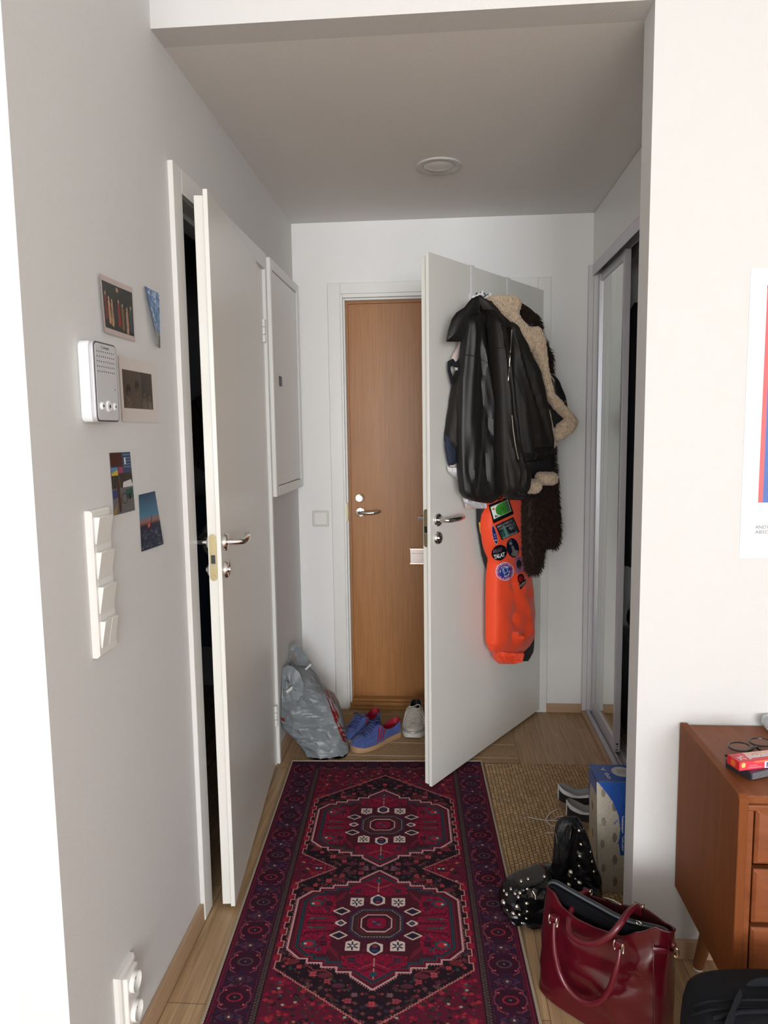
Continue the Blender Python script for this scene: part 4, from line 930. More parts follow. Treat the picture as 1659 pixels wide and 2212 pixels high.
cv = Cv(54, 40, (12, 12, 12)); cv.rect(0, .1, .94, .90, (12, 12, 12)); cv.rect(.08, .16, .92, .80, (180, 200, 175)); cv.rect(.10, .18, .90, .78, (226, 230, 226)); cv.ell(.52, .48, .27, .30, (62, 140, 52)); cv.rect(.5, .18, .78, .78, (62, 140, 52)); cv.rect(.78, .18, .90, .78, (70, 96, 74)); cv.rect(.13, .24, .24, .34, (190, 60, 40)); cv.rect(.155, .27, .215, .31, (220, 190, 60)); cv.line([(.45, .62), (.55, .35), (.60, .62), (.64, .36)], .03, (34, 96, 34)); cv.rect(.14, .64, .24, .72, (60, 70, 60))
b_ = badge('badge', [(1055, 1091), (1098, 1073), (1110, 1110), (1066, 1131)], cv)
btext('100', [(1070, 1115), (1076, 1112), (1077.5, 1116), (1071.5, 1119)], BKC, b_)
cv = Cv(54, 46, (16, 16, 18)); cv.rect(.05, .06, .95, .94, (52, 58, 62)); cv.poly([(.05, .94), (.30, .25), (.42, .25), (.5, .94)], (38, 96, 84)); cv.poly([(.27, .94), (.34, .25), (.40, .25), (.42, .94)], (120, 160, 152)); cv.poly([(.42, .3), (.65, .3), (.8, .85), (.5, .85)], (28, 32, 38)); cv.poly([(.55, .5), (.72, .42), (.8, .62), (.62, .68)], (120, 122, 124)); cv.rect(.68, .3, .95, .55, (76, 84, 84)); cv.rect(.05, .3, .25, .5, (30, 34, 36))
b_ = badge('badge', [(1070, 1135), (1109, 1117), (1123, 1149), (1084, 1167)], cv)
btext('ISERBIBLIOTEKARIER', [(1086, 1161), (1117, 1147), (1118.5, 1150.5), (1087.5, 1164.5)], GTH, b_, .02); btext('BIBLIOTEKET', [(1074, 1137), (1106, 1122.5), (1107, 1126), (1075, 1140.5)], GTH, b_, .02); btext('I STORMEN', [(1078, 1143), (1104, 1131), (1105, 1134), (1079, 1146)], GTH, b_, .02)
def emask(cv, rx=.5, ry=.5): return ((cv.X-.5)/rx)**2+((cv.Y-.5)/ry)**2 < 1
cv = Cv(24, 60, (190, 170, 200)); cv.ell(.5, .5, .40, .45, (38, 30, 84)); cv.rect(.3, .45, .7, .55, (110, 100, 150)); cv.rect(.3, .6, .7, .66, (120, 110, 160)); cv.rect(.25, .75, .75, .8, (190, 190, 205))
badge('badge', [(1060, 1134), (1068, 1134), (1079, 1176), (1067, 1177)], cv, emask(cv))
cv = Cv(50, 52, (14, 13, 14)); mk_ = (((cv.X-.5)/.5)**2+((cv.Y-.47)/.46)**2 < 1) | ((np.abs(cv.X-.53) < (1.0-cv.Y)*.6) & (cv.Y > .8))
b_ = badge('badge', [(1060, 1181), (1094, 1173), (1097, 1210), (1064, 1216)], cv, mk_)
btext('ÄRLIGT', [(1064, 1186), (1085, 1181.5), (1086, 1190), (1065, 1196)], PUR, b_, .015); btext('TALAT', [(1066.5, 1199), (1090, 1192.5), (1091, 1202), (1067.5, 1208)], WTH, b_, .03)
cv = Cv(44, 56, (14, 18, 44)); cv.ell(.38, .27, .13, .075, (130, 128, 120)); cv.rect(.28, .05, .32, .2, (110, 110, 104)); cv.rect(.42, .04, .46, .2, (110, 110, 104)); cv.poly([(.38, .4), (.58, .4), (.66, .62), (.92, .66), (.84, .78), (.75, .95), (.35, .9), (.3, .8), (.45, .7)], (118, 116, 106))
badge('badge', [(1092, 1164), (1118, 1161), (1124, 1204), (1097, 1205)], cv, emask(cv))
cv = Cv(66, 62, (225, 215, 230)); cv.ell(.5, .5, .455, .455, (150, 50, 130)); cv.ell(.5, .5, .335, .335, (38, 62, 140)); cv.line([(.42, .34), (.60, .30), (.68, .52), (.50, .60)], .025, (200, 205, 225), True); cv.line([(.42, .34), (.38, .42), (.46, .66), (.50, .60)], .025, (200, 205, 225))
b_ = badge('badge', [(1069, 1217), (1108, 1212), (1112, 1252), (1073, 1256)], cv, emask(cv))
def ring(body, cx, cy, rx, ry, a0, a1, h, m, parent):
    n = len(body)
    for i, ch in enumerate(body):
        if ch == ' ': continue
        a = a0+(a1-a0)*(i+.5)/n; c, s = math.sin(a), -math.cos(a); wd = abs(a1-a0)/n*rx*.40; fl = 1 if a1 > a0 else -1
        tx, ty = math.cos(a)*fl, math.sin(a)*fl; nx, ny = c*fl, s*fl; px, py = cx+c*rx, cy+s*ry
        q = [(px-tx*wd+nx*h/2, py-ty*wd+ny*h/2), (px+tx*wd+nx*h/2, py+ty*wd+ny*h/2), (px+tx*wd-nx*h/2, py+ty*wd-ny*h/2), (px-tx*wd-nx*h/2, py-ty*wd-ny*h/2)]
        btext(ch, q, m, parent, .01)
ring('Are you a library book?', 1090.5, 1234.2, 15.8, 16.2, -1.9, 1.0, 2.4, WTH, b_); ring('Let me check you out', 1090.5, 1234.2, 15.8, 16.2, 4.0, 1.35, 2.4, WTH, b_)
ring('ÅBO AKADEMIS', 1090.5, 1234.2, 10.4, 10.8, -1.9, .9, 3.2, WTH, b_); ring('BIBLIOTEK', 1090.5, 1234.2, 10.4, 10.8, 3.3, 1.35, 3.2, WTH, b_)
cv = Cv(34, 52, (150, 104, 128)); cv.ell(.5, .5, .30, .26, (44, 34, 40)); cv.rect(.2, .14, .8, .2, (110, 60, 90)); cv.ell(.5, .72, .12, .1, (90, 60, 76)); mk_ = (cv.Y > .4) | (((cv.X-.5)/.5)**2+((cv.Y-.4)/.4)**2 < 1)
badge('badge', [(1110, 1202), (1127, 1199), (1133, 1231), (1115, 1241)], cv, mk_)
cv = Cv(44, 52, (16, 12, 14)); cv.ell(.34, .36, .2, .2, (130, 18, 30)); cv.ell(.5, .32, .2, .2, (130, 18, 30)); cv.poly([(.12, .40), (.72, .36), (.5, .62), (.4, .66)], (130, 18, 30)); mk_ = ((cv.Y > .62)) | (((cv.X-.45)/.42)**2+((cv.Y-.36)/.38)**2 < 1)
b_ = badge('badge', [(1115, 1243), (1133, 1237), (1137, 1258), (1124, 1274)], cv, mk_)
btext('SALMARI', [(1121, 1264), (1136, 1253), (1136.8, 1258), (1123, 1270)], GTH, b_, .02)
cv = Cv(30, 16, (180, 60, 36)); cv.ell(.5, .2, .42, .7, (40, 20, 20), .3); badge('badge', [(1068, 1064), (1088, 1064), (1086, 1081), (1071, 1082)], cv)

# sheepskin jacket
SHRL = mat('cream_shearling', (.52, .40, .28), .95, bump=1.0, bscale=170, detail=2, var=.22, vscale=90, spec=.05, sheen=.3)
BLKL = mat('black_aviator_leather', (.006, .006, .007), .42, bump=.2, bscale=200)
def curls(g, n, r=.0056):
    out = G(); fs = [f for f in g.f if len(f) == 4]; vs = [V(p) for p in g.v]
    wts = np.array([(vs[f[1]]-vs[f[0]]).cross(vs[f[3]]-vs[f[0]]).length for f in fs]); wts /= wts.sum()
    for k in rng.choice(len(fs), n, p=wts):
        f = fs[k]; a, b = random.random(), random.random()
        p = (vs[f[0]]*(1-a)+vs[f[1]]*a)*(1-b)+(vs[f[3]]*(1-a)+vs[f[2]]*a)*b
        out.ball(p, r*random.uniform(.7, 1.25), 6, 5)
    return out
t = thing('shearling_jacket', 'black aviator jacket with curly cream shearling collar and trim', 'jacket', tuple(wp(.55, 1.1, .1)), 'clothes on the open door')
SA, SB = (.22, 3.00), (.62, 3.20)
def shear(name, rows, Tf=.028, Tb=.012, m=30, nb=1500, A=SA, B=SB, **k):
    g = drape(A, B, rows, Tf, Tb, m=m, n=28, p=.5, **k)
    o = mk(name, g, SHRL, t); mk('curls', curls(g, nb), SHRL, o, recalc=False)['kind'] = 'stuff'; return g
g = drape((.26, 3.06), (.62, 3.25), [(700, 1090, 1150), (740, 1095, 1160), (800, 1100, 1172), (880, 1105, 1182), (950, 1110, 1190), (1000, 1118, 1195), (1030, 1128, 1194), (1040, 1132, 1190)], .05, .04, m=40); mk('jacket_body', g, BLKL, t)
shear('shearling_collar', [(640, 1062, 1100), (646, 1056, 1112), (655, 1056, 1118), (664, 1062, 1118), (674, 1072, 1113), (690, 1084, 1112), (704, 1092, 1110)], .045, .02, nb=2000)
shear('shearling_lapel', [(676, 1100, 1112), (690, 1094, 1118), (712, 1100, 1138), (722, 1104, 1150), (735, 1112, 1152), (750, 1124, 1148), (762, 1136, 1142)], .035, .012, nb=1700, A=(.20, 2.94), B=(.62, 3.15))
shear('shearling_lapel', [(708, 1142, 1164), (722, 1138, 1170), (740, 1146, 1173), (756, 1152, 1174), (790, 1162, 1177), (820, 1170, 1182), (850, 1177, 1190), (876, 1193, 1213), (890, 1208, 1226), (903, 1221, 1238), (913, 1218, 1241)], .030, .012, m=60, nb=2600, A=(.20, 2.93), B=(.62, 3.14))
shear('shearling_hem', [(902, 1224, 1239), (910, 1217, 1241), (918, 1206, 1240), (930, 1197, 1234), (942, 1196, 1218), (950, 1196, 1200)], .028, .012, nb=1200, A=(.20, 2.93), B=(.62, 3.14))
g = drape((.22, 2.97), (.62, 3.18), [(750, 1136, 1150), (790, 1140, 1166), (850, 1150, 1182), (890, 1160, 1214), (906, 1170, 1224), (925, 1180, 1206)], .012, .02, m=30); mk('front_lining', g, SUEDE, t)
shear('shearling_trim', [(880, 1174, 1180), (910, 1176, 1186), (940, 1180, 1192), (960, 1184, 1196), (968, 1186, 1194)], .022, .01, m=20, nb=500, A=(.20, 2.93), B=(.62, 3.14))
g = drape((.26, 3.04), (.64, 3.24), [(806, 1184, 1190), (830, 1184, 1206), (860, 1190, 1218), (885, 1200, 1222), (895, 1206, 1220)], .03, .02, m=20); mk('jacket_sleeve', g, BLKL, t)
mk('sleeve_piping', G().tube([onW(u, v, (.24, 3.0), (.64, 3.21)) for u, v in ((1187, 808), (1200, 826), (1212, 848), (1220, 868), (1222, 886))], .003, 6), SHRL, t)
shear('shearling_hem', [(1036, 1136, 1160), (1041, 1133, 1161), (1052, 1132, 1161), (1060, 1133, 1158), (1064, 1138, 1156)], .045, .03, m=14, nb=900, A=(.24, 3.0), B=(.62, 3.19), ends=(.25, .25))
shear('shearling_hem', [(1021, 1160, 1194), (1026, 1158, 1196), (1040, 1158, 1196), (1046, 1159, 1194)], .045, .03, m=14, nb=900, A=(.25, 3.02), B=(.62, 3.21), ends=(.25, .25))

# leather bomber jacket, nearest
t = thing('leather_jacket', 'dark brown leather jacket with wide collar, hanging in front on the open door', 'jacket', tuple(wp(.3, 1.1, .1)), 'clothes on the open door')
JA, JB = (.055, 2.80), (.44, 3.07)
def jp(u, v, off=0):
    return onW(u, v, (JA[0]+.577*off, JA[1]-.817*off), (JB[0]+.577*off, JB[1]-.817*off))
def sh(A, B, o): d = V((B[0]-A[0], B[1]-A[1], 0)).normalized(); n = V((d.y, -d.x, 0))*o; return (A[0]+n.x, A[1]+n.y), (B[0]+n.x, B[1]+n.y)
gs = []
def jk(name, rows, off, Tf, Tb, m=50, mt=LEATH, parent=None, **k):
    A, B = sh(JA, JB, off); g = drape(A, B, rows, Tf, Tb, m=m, **k); gs.append(g); return mk(name, g, mt, parent or t)
jk('back_panel', [(650, 1030, 1062), (680, 1008, 1080), (720, 1000, 1095), (800, 1000, 1130), (900, 995, 1150), (1000, 996, 1120), (1060, 1002, 1110)], -.03, .02, .03, mt=LINB)
jk('rear_sleeve', [(800, 984, 1000), (834, 980, 1005), (870, 974, 1010), (913, 967, 1012), (940, 963, 1012), (952, 963, 1012), (966, 970, 1010), (980, 986, 1005)], -.02, .03, .03, fold=folds((.3, .2, .12, .010, .2, 1), (.6, .5, .1, -.008, .3, 1)))
jk('front_panel_left', [(668, 1012, 1032), (690, 1003, 1036), (737, 998, 1043), (780, 994, 1051), (821, 990, 1059), (870, 989, 1068), (913, 988, 1070), (952, 988, 1072), (1018, 990, 1076), (1060, 994, 1078), (1072, 1000, 1074), (1083, 1020, 1066), (1087, 1046, 1060)], .015, .036, .02, m=90, n=64, mt=LEATH2, ends=(.08, .05), p=.34,
   fold=folds((.30, .22, .08, .012, .05, .7), (.62, .50, .045, -.016, .15, .95), (.80, .72, .06, .014, .2, .98), (.35, .15, .07, .013, .55, .95), (.40, .62, .05, .012, .72, 1), (.12, .3, .05, -.010, .78, 1), (.55, .85, .05, -.012, .45, .75)))
jk('middle_sleeve', [(664, 1056, 1070), (700, 1057, 1080), (756, 1060, 1089), (800, 1064, 1096), (860, 1068, 1103), (940, 1071, 1113), (992, 1074, 1124), (1018, 1076, 1140), (1044, 1079, 1137), (1062, 1083, 1134), (1072, 1092, 1131)], .045, .05, .03, m=80, n=56, ends=(.08, .05), p=.5,
   fold=folds((.25, .45, .07, .010, .05, .6), (.6, .8, .06, -.012, .25, .8), (.3, .5, .05, .014, .7, 1), (.7, .6, .05, .012, .75, 1), (.5, .52, .035, -.016, .86, 1), (.15, .2, .05, -.010, .8, 1)))
jk('sleeve_cuff', [(1056, 1084, 1132), (1064, 1085, 1132), (1072, 1088, 1131), (1080, 1096, 1128)], .045, .036, .02, m=12, n=140, fold=lambda x, t: .0045*math.sin(x*110)+.003*math.sin(x*47), ends=(.2, .3), mt=LEATH2)
jk('front_panel_right', [(696, 1090, 1106), (710, 1092, 1110), (756, 1098, 1134), (808, 1098, 1160), (850, 1101, 1170), (887, 1105, 1177), (920, 1108, 1183), (952, 1111, 1187), (968, 1114, 1186), (984, 1117, 1170), (995, 1120, 1140)], .03, .045, .02, m=70, n=56, ends=(.05, .06), p=.36,
   fold=folds((.15, .5, .06, .010, .1, .7), (.35, .75, .08, -.010, .2, .85), (.6, .9, .08, .012, .3, .9), (.2, .25, .06, .010, .5, 1), (.5, .6, .05, .009, .75, 1)))
jk('waistband', [(962, 1150, 1188), (970, 1134, 1187), (980, 1122, 1184), (990, 1119, 1172), (999, 1120, 1142)], .038, .046, .02, m=16, n=150, fold=lambda x, t: .004*math.sin(x*90+t*2)+.003*math.sin(x*41), ends=(.15, .2), mt=LEATH2)
def flap(name, px, off, th, mt=LEATH2, bend=0):
    """collar leaf: an outline on the jacket plane with real thickness, bulged"""
    pts = [jp(u, v, off) for u, v in px]; c = sum(pts, V((0, 0, 0)))/len(pts); N_ = V((.577, -.817, 0)); g = G(); K = 5; rings = []
    for side in (1, -1):
        for k in range(K+1):
            f = k/K if side > 0 else 1-k/K
            h = (th*math.sqrt(max(0, 1-f*f))+bend*(1-f*f)) if side > 0 else -.004*(1-f)
            rings.append([c+(p-c)*max(f, .02)+N_*h for p in pts])
    g.grid(rings, False, True, True); gs.append(g); o = mk(name, g, mt, t, ang=60)
    mk('topstitch_edge', G().tube([p+N_*.002 for p in pts], .0022, 6, True), mt, o); return o
def dense(px, n=4):
    out = []
    for a, b in zip(px, px[1:]+px[:1]):
        for k in range(n): out.append((a[0]+(b[0]-a[0])*k/n, a[1]+(b[1]-a[1])*k/n))
    return out
flap('collar_left', dense([(1018, 646), (1034, 640), (1036, 660), (1033, 676), (1024, 667), (1006, 664), (999, 690), (999, 737), (964, 737), (968, 715), (976, 690), (986, 676), (1003, 665)]), .060, .022)
flap('collar_right', dense([(1034, 642), (1046, 646), (1058, 652), (1070, 664), (1082, 680), (1094, 698), (1105, 702), (1094, 707), (1086, 702), (1070, 684), (1058, 670), (1046, 664), (1044, 668), (1038, 656)]), .100, .024, LEATH)
flap('collar_stand', dense([(1030, 641), (1036, 638), (1044, 646), (1049, 662), (1044, 672), (1038, 668), (1034, 656)]), .035, .018, LEATH)
g = G().tube([HK[0]+V((0, 0, .006)), HK[0]+NN*.01+V((.004, -.01, -.012)), jp(1038, 646, .04)], .0016, 8); mk('hanger_loop', g, BKC, t)
JV = bvh_of(*gs)
def onj(px, off=.0015): 
    out = []
    for u, v in px:
        h = cast(JV, u, v, off)
        if h is not None: out.append(h)
    return out
def seg(px, n=30):
    out = []
    for k in range(n+1):
        f = k/n*(len(px)-1); i = min(int(f), len(px)-2); q = f-i; out.append((px[i][0]*(1-q)+px[i+1][0]*q, px[i][1]*(1-q)+px[i+1][1]*q))
    return out
for px in ([(1106, 712), (1104, 740), (1101, 780), (1098, 822)], [(1106, 897), (1109, 930), (1114, 965), (1120, 992)]):
    mk('zip', G().tube(onj(seg(px)), .0022, 6), ZIPM, t)
for px in ([(999, 765), (1020, 768), (1042, 778), (1061, 788)], [(1052, 792), (1048, 850), (1043, 930), (1038, 1000), (1030, 1070)], [(1061, 758), (1075, 751), (1089, 751)], [(1100, 780), (1120, 830), (1140, 890), (1146, 930)]):
    for dx in (0, 2.2): mk('seam', G().tube(onj(seg([(u+dx, v+dx*.5) for u, v in px]), .0006), .0011, 5), LEATH, t)
# loops of other clothes on the hooks
lp = thing('hanging_loop', 'dark red garment loop over the first peg of the white rail', 'loop', tuple(HK[0]))
a = HK[0]-NN*.010
mk('ribbon', G().tube([a+V((0, 0, .007)), a+DR*.006+V((0, 0, -.004))+NN*.004, a+DR*.010+V((0, 0, -.03))+NN*.006], .0045, 8, flat=.3), mat('wine_ribbon', (.17, .01, .03), .6), lp)
mk('ribbon', G().tube([a-NN*.018+V((0, 0, .007)), a-NN*.019-DR*.006+V((0, 0, -.012)), a-NN*.018-DR*.010+V((0, 0, -.035))], .003, 8, flat=.4), BKC, lp)
mk('ribbon', G().tube([a-NN*.008+V((0, 0, .007)), a-NN*.008-DR*.002+V((0, 0, -.012)), a-NN*.006-DR*.004+V((0, 0, -.035))], .005, 8, flat=.4), mat('grey_ribbon', (.45, .45, .48), .6), lp)
b = HK[1]-NN*.012; mk('ribbon', G().tube([b+V((0, 0, .007)), b+V((0, 0, -.008)), b+DR*.004+V((0, 0, -.030))], .0025, 8), BKC, lp)
from mathutils import noise as mnoise
def decal(name, bv, q, cv, m, parent, mask=None, off=.0015):
    P = np.zeros((cv.h, cv.w, 3)); ok = np.ones((cv.h, cv.w), bool)
    for i in range(cv.h):
        for j in range(cv.w):
            u, v = bil(q, j/(cv.w-1), i/(cv.h-1)); h = cast(bv, u, v, off)
            if h is None: ok[i, j] = False
            else: P[i, j] = h
    if mask is not None: ok &= mask
    return cvobj(name, P, cv, m, parent, mask=ok)
def rid(x, y, s=0): return 1-2*abs(mnoise.noise(V((x, y, s))))
# ------------------------------------------------------------------ grey carrier bag
PLB = mat('grey_plastic_film', (.20, .22, .235), .36, bump=.35, bscale=28, spec=.38, detail=6)
t = thing('carrier_bag', 'full grey plastic carrier bag with red print, leaning in the corner', 'bag', (-.52, 3.1, 0))
BA, BB = (-.70, 3.13), (-.40, 3.19)
def fixb(g):
    g.v = [(max(x, XL+.004), min(y, D-.03), max(z, .0095)) for x, y, z in g.v]; return g
def bf(x, t):
    c = .016*rid(x*2.2+t*3.4, t*6-x*1.6)+.008*rid(x*6+t*9, t*13-x*5, 3)+.004*rid(x*14, t*26-x*9, 7)
    return c+.020*math.exp(-((x-.35)**2/.06+(t-.45)**2/.03))
rows = [(1440, 612, 668), (1456, 604, 684), (1474, 599, 694), (1490, 598, 708), (1503, 598, 724), (1520, 597, 733), (1540, 598, 739), (1560, 606, 744), (1580, 628, 748), (1600, 646, 752), (1620, 658, 754), (1634, 668, 752), (1644, 680, 744), (1652, 690, 732)]
gpb = fixb(drape(BA, BB, rows, .085, .07, n=72, m=90, fold=bf, p=.6, ends=(.10, .06), lean=lambda t: -.05+.15*t, clamp=False))
mk('bag_body', gpb, PLB, t, ang=28)
bp_ = lambda u, v, y: onY(u, v, y)
def film(outer, inner, yf, th=.0012, seedz=0):
    def rs(p, n=44):
        L = [0]
        q = p+[p[0]]
        for a, b in zip(q, q[1:]): L.append(L[-1]+math.hypot(b[0]-a[0], b[1]-a[1]))
        o = []
        for k in range(n):
            d = L[-1]*k/n; i = max(i_ for i_ in range(len(L)-1) if L[i_] <= d); f = (d-L[i])/(L[i+1]-L[i]+1e-9); o.append((q[i][0]+(q[i+1][0]-q[i][0])*f, q[i][1]+(q[i+1][1]-q[i][1])*f))
        return o
    A_, B_ = rs(outer), rs(inner); R = []
    for side in (1, -1):
        for k in (range(8) if side > 0 else range(7, -1, -1)):
            f = k/7; R.append([onY(a[0]*(1-f)+b[0]*f, a[1]*(1-f)+b[1]*f, yf(a[1]*(1-f)+b[1]*f))+V((0, -side*th*(.3+math.sin(f*pi))-.004*rid(a[0]*.09+f*2, a[1]*.05, seedz), 0)) for a, b in zip(A_, B_)])
    g = G().grid(R, True, True); return fixb(g)
g = film([(604, 1490), (607, 1450), (612, 1415), (618, 1399), (627, 1391), (640, 1392), (652, 1401), (666, 1420), (678, 1440), (690, 1462), (697, 1484), (660, 1492)], [(626, 1412), (625, 1403), (629, 1399), (634, 1404), (638, 1415), (643, 1428), (640, 1434), (634, 1433), (629, 1425)], lambda v: 3.17+.08*(1490-v)/100); mk('rear_handle', g, PLB, t)
g = film([(601, 1530), (600, 1490), (604, 1458), (613, 1441), (622, 1436), (633, 1439), (646, 1452), (656, 1475), (654, 1505), (630, 1530)], [(620, 1450), (623, 1447), (627, 1458), (630, 1476), (630, 1490), (625, 1497), (621, 1488), (619, 1466)], lambda v: 3.045+.05*(1530-v)/100, seedz=4); mk('front_handle', g, PLB, t)
WPL = mat('hanger_white', (.72, .71, .68), .4)
g = G().cyl(bp_(660, 1446, 3.13), bp_(672, 1435, 3.13), .0045, n=8).cyl(bp_(619, 1494, 3.045), bp_(632, 1483, 3.045), .004, n=8).cyl(bp_(620, 1497, 3.045), bp_(632, 1487, 3.045), .003, n=8)
tag(mk('clothes_hangers', g, WPL, loc=tuple(bp_(640, 1465, 3.1))), 'white plastic hanger ends sticking out of the grey carrier bag', 'hanger')
bvb = bvh_of(gpb); RP = vcmat('red_bag_print', .3, .5)
cv = Cv(60, 110, (118, 26, 22)); msk = np.zeros((110, 60), bool)
for k in range(44):
    y0 = rng.uniform(0, 1); x0 = rng.uniform(.1, .9); a = (np.abs(cv.X-x0-(cv.Y-y0)*.3) < rng.uniform(.02, .10)) & (np.abs(cv.Y-y0) < rng.uniform(.03, .12)); msk |= a
decal('red_print', bvb, [(694, 1482), (718, 1498), (750, 1600), (736, 1600)], cv, RP, t, msk)
cv = Cv(40, 60, (120, 24, 22)); mk_ = ((np.sin(cv.Y*26) > -.1) & (np.abs(cv.X-.5+.2*np.sin(cv.Y*9)) < .42)); decal('red_print', bvb, [(730, 1570), (746, 1572), (752, 1612), (742, 1606)], cv, RP, t, mk_)
cv = Cv(14, 20, (120, 24, 22)); decal('red_print', bvb, [(602, 1546), (613, 1552), (616, 1560), (608, 1556)], cv, RP, t)

# ------------------------------------------------------------------ shoes
def tab(x, T):
    for (a, p), (b, q) in zip(T, T[1:]):
        if a <= x <= b: k = (x-a)/(b-a); k = k*k*(3-2*k)*.4+k*.6; return p+(q-p)*k
    return T[-1][1]
WT = [(0, .04), (.015, .38), (.05, .60), (.12, .82), (.22, .96), (.32, 1), (.45, .92), (.58, .78), (.72, .70), (.86, .70), (.94, .60), (.985, .36), (1, .05)]
def shoe(name, label, group, toe, heel, W, ms, HT, style, z0=0, cat='shoe', laces=True, floor_y=None):
    toe, heel = V((*toe, z0)), V((*heel, z0)); L = (heel-toe).length; ax = (heel-toe)/L; pe = V((-ax.y, ax.x, 0)); k_ = L/.28
    root = thing(name, label, cat, tuple((toe+heel)/2), group)
    def Wd(x, y, z): return toe+ax*(x*L)+pe*y+V((0, 0, z*k_))
    ZS = .022 if style != 'runner' else .028
    def zs(x): return ZS*(.8+.45*x)+(.008*max(0, (.12-x)/.12))
    def hw_(x): return tab(x, WT)*W/2
    def hh(x): return tab(x, HT)
    OPEN = .50
    def opn(x): return max(0, min(1, (x-OPEN+.04)/.08))
    def outer(x, f, sd):
        w = hw_(x); h = hh(x); o = w*(.30+.44*opn(x)); b = zs(x); th = f*pi/2
        y = o+(w*1.0-o)*math.cos(th)**.85; z = b+(h-b)*math.sin(th)**.95
        return Wd(x, sd*y, z)
    xs = [0, .006, .015, .03, .05, .08, .12, .17, .22, .28, .34, .40, .46, .48, .50, .52, .54, .58, .64, .70, .76, .82, .88, .92, .95, .975, .99, 1]
    F = [0, .12, .25, .4, .55, .7, .85, 1]
    for sd in (1, -1): pass
    go, gi = G(), G(); PO = []; PI = []
    for x in xs:
        w, h, e = hw_(x), hh(x), opn(x); o = w*(.30+.44*e)
        l = [outer(x, f, 1) for f in F]; r = [outer(x, f, -1) for f in F]
        zi = zs(x)+.006
        inn = []
        for s in (1, .97, .9, .6, 0, -.6, -.9, -.97, -1):
            dz = (h+.004*(1-s*s))*(1-e)+e*(h if abs(s) == 1 else (h-(h-zi)*.25 if abs(s) > .95 else (h-(h-zi)*.75 if abs(s) > .85 else zi)))
            inn.append(Wd(x, s*o, dz))
        PO.append(l); PI.append((inn, r[::-1]))
    go.grid(PO); go.grid([b for a, b in PI]); gi.grid([a for a, b in PI])
    vamp = G(); vamp.grid([PI[i][0] for i in range(13)])
    gi2 = G(); gi2.grid([PI[i][0] for i in range(12, len(xs))])
    # close toe and heel ends
    for i in (0, -1):
        ring_ = PO[i]+PI[i][0]+PI[i][1]; go.add(ring_, [tuple(range(len(ring_)))])
    up_ = mk('upper', go, ms['upper'], root, ang=60); mk('tongue', vamp, ms.get('tongue', ms['upper']), root, ang=60); mk('lining', gi2, ms['lining'], root, ang=60)
    gsol = G(); P = []
    for x in [0]+xs[1:-1]+[1]:
        w = hw_(x)*1.06+.002; b = zs(x)+.003; lift = .010*max(0, (.14-x)/.14)**2 if style != 'flat' else 0
        P.append([Wd(x, y, z) for y, z in ((w*.93, lift), (w, lift+.005), (w*1.02, b*.6+lift*.4), (w, b), (w*.8, b), (-w*.8, b), (-w, b), (-w*1.02, b*.6+lift*.4), (-w, lift+.005), (-w*.93, lift))])
    gsol.grid(P, False, True, True); mk('sole', gsol, ms['sole'], root, ang=50)
    if laces:
        for i in range(6):
            x = .20+.045*i; p, q = outer(x, .93, 1), outer(x+.012, .93, -1); m_ = (p+q)/2+V((0, 0, .008*k_)); up = V((0, 0, .0025))
            mk('lace', G().tube([p-up*1, p+up*.6, m_, q+up*.6, q-up], .0030*k_, 8, flat=.6, up=(0, 0, 1)), ms['lace'], root)
        for sd in (1, -1):
            c = (outer(.46, .98, 1)+outer(.46, .98, -1))/2+V((0, 0, .008)); pts = [c]
            for q in range(1, 9): a = q/8*pi*2; pts.append(c+pe*(sd*.028*math.sin(a/2))-ax*(.018*math.sin(a)*sd)+V((0, 0, .004-.02*(q/8)**2)))
            mk('lace_loop', G().tube(pts, .0026*k_, 7), ms['lace'], root)
    return root, outer, Wd, ax, pe
GUM = mat('gum_sole', (.36, .22, .12), .6); BSU = mat('blue_suede', (.045, .075, .24), .85, bump=.5, bscale=500, var=.25, vscale=40, sheen=.2); BLA = mat('navy_lace', (.015, .03, .13), .8); REDL = mat('red_leather', (.30, .008, .03), .4)
HB = [(0, .030), (.03, .042), (.10, .052), (.22, .060), (.34, .076), (.46, .096), (.52, .092), (.58, .072), (.66, .060), (.78, .058), (.90, .072), (.97, .080), (1, .080)]
for nm, lab, toe, heel in (('trainer', 'blue suede trainer with three red stripes, the nearer of the pair', (-.392, 3.062), (-.196, 3.262)), ('trainer', 'blue suede trainer with red lining, the farther of the pair, next to the carrier bag', (-.436, 3.135), (-.308, 3.375))):
    r, outer, Wd, ax, pe = shoe(nm, lab, 'blue trainers on the door mat', toe, heel, .104, dict(upper=BSU, lining=REDL, sole=GUM, lace=BLA), HB, 'flat', z0=.0062)
    for sd in (1, -1):
        for k in range(3):
            x0 = .40+.062*k; P = []
            for i in range(9):
                f = .08+.62*i/8; row = []
                for dx in (0, .028):
                    p = outer(x0+dx-.05*(i/8-.5)*2*-.9, f, sd); row.append(p+pe*sd*.0014+V((0, 0, .0010)))
                P.append(row)
            mk('stripe', G().grid(P), REDL, r, recalc=False)
    mk('heel_tab', G().grid([[outer(x, f, s)+ax*.0014+pe*s*.0012 for f in (.55, .7, .85, 1)] for x, s in ((.93, 1), (.96, 1), (.985, 1), (1, 1), (1, -1), (.985, -1), (.96, -1), (.93, -1))]), REDL, r, recalc=False)
RUN = mat('worn_white_mesh', (.50, .48, .42), .7, bump=.7, bscale=350, var=.2, vscale=50); RUNS = mat('runner_sole', (.58, .57, .50), .5); DKG = mat('dark_green_lining', (.012, .03, .035), .7); SIL = mat('silver_overlay', (.42, .40, .36), .35, .3)
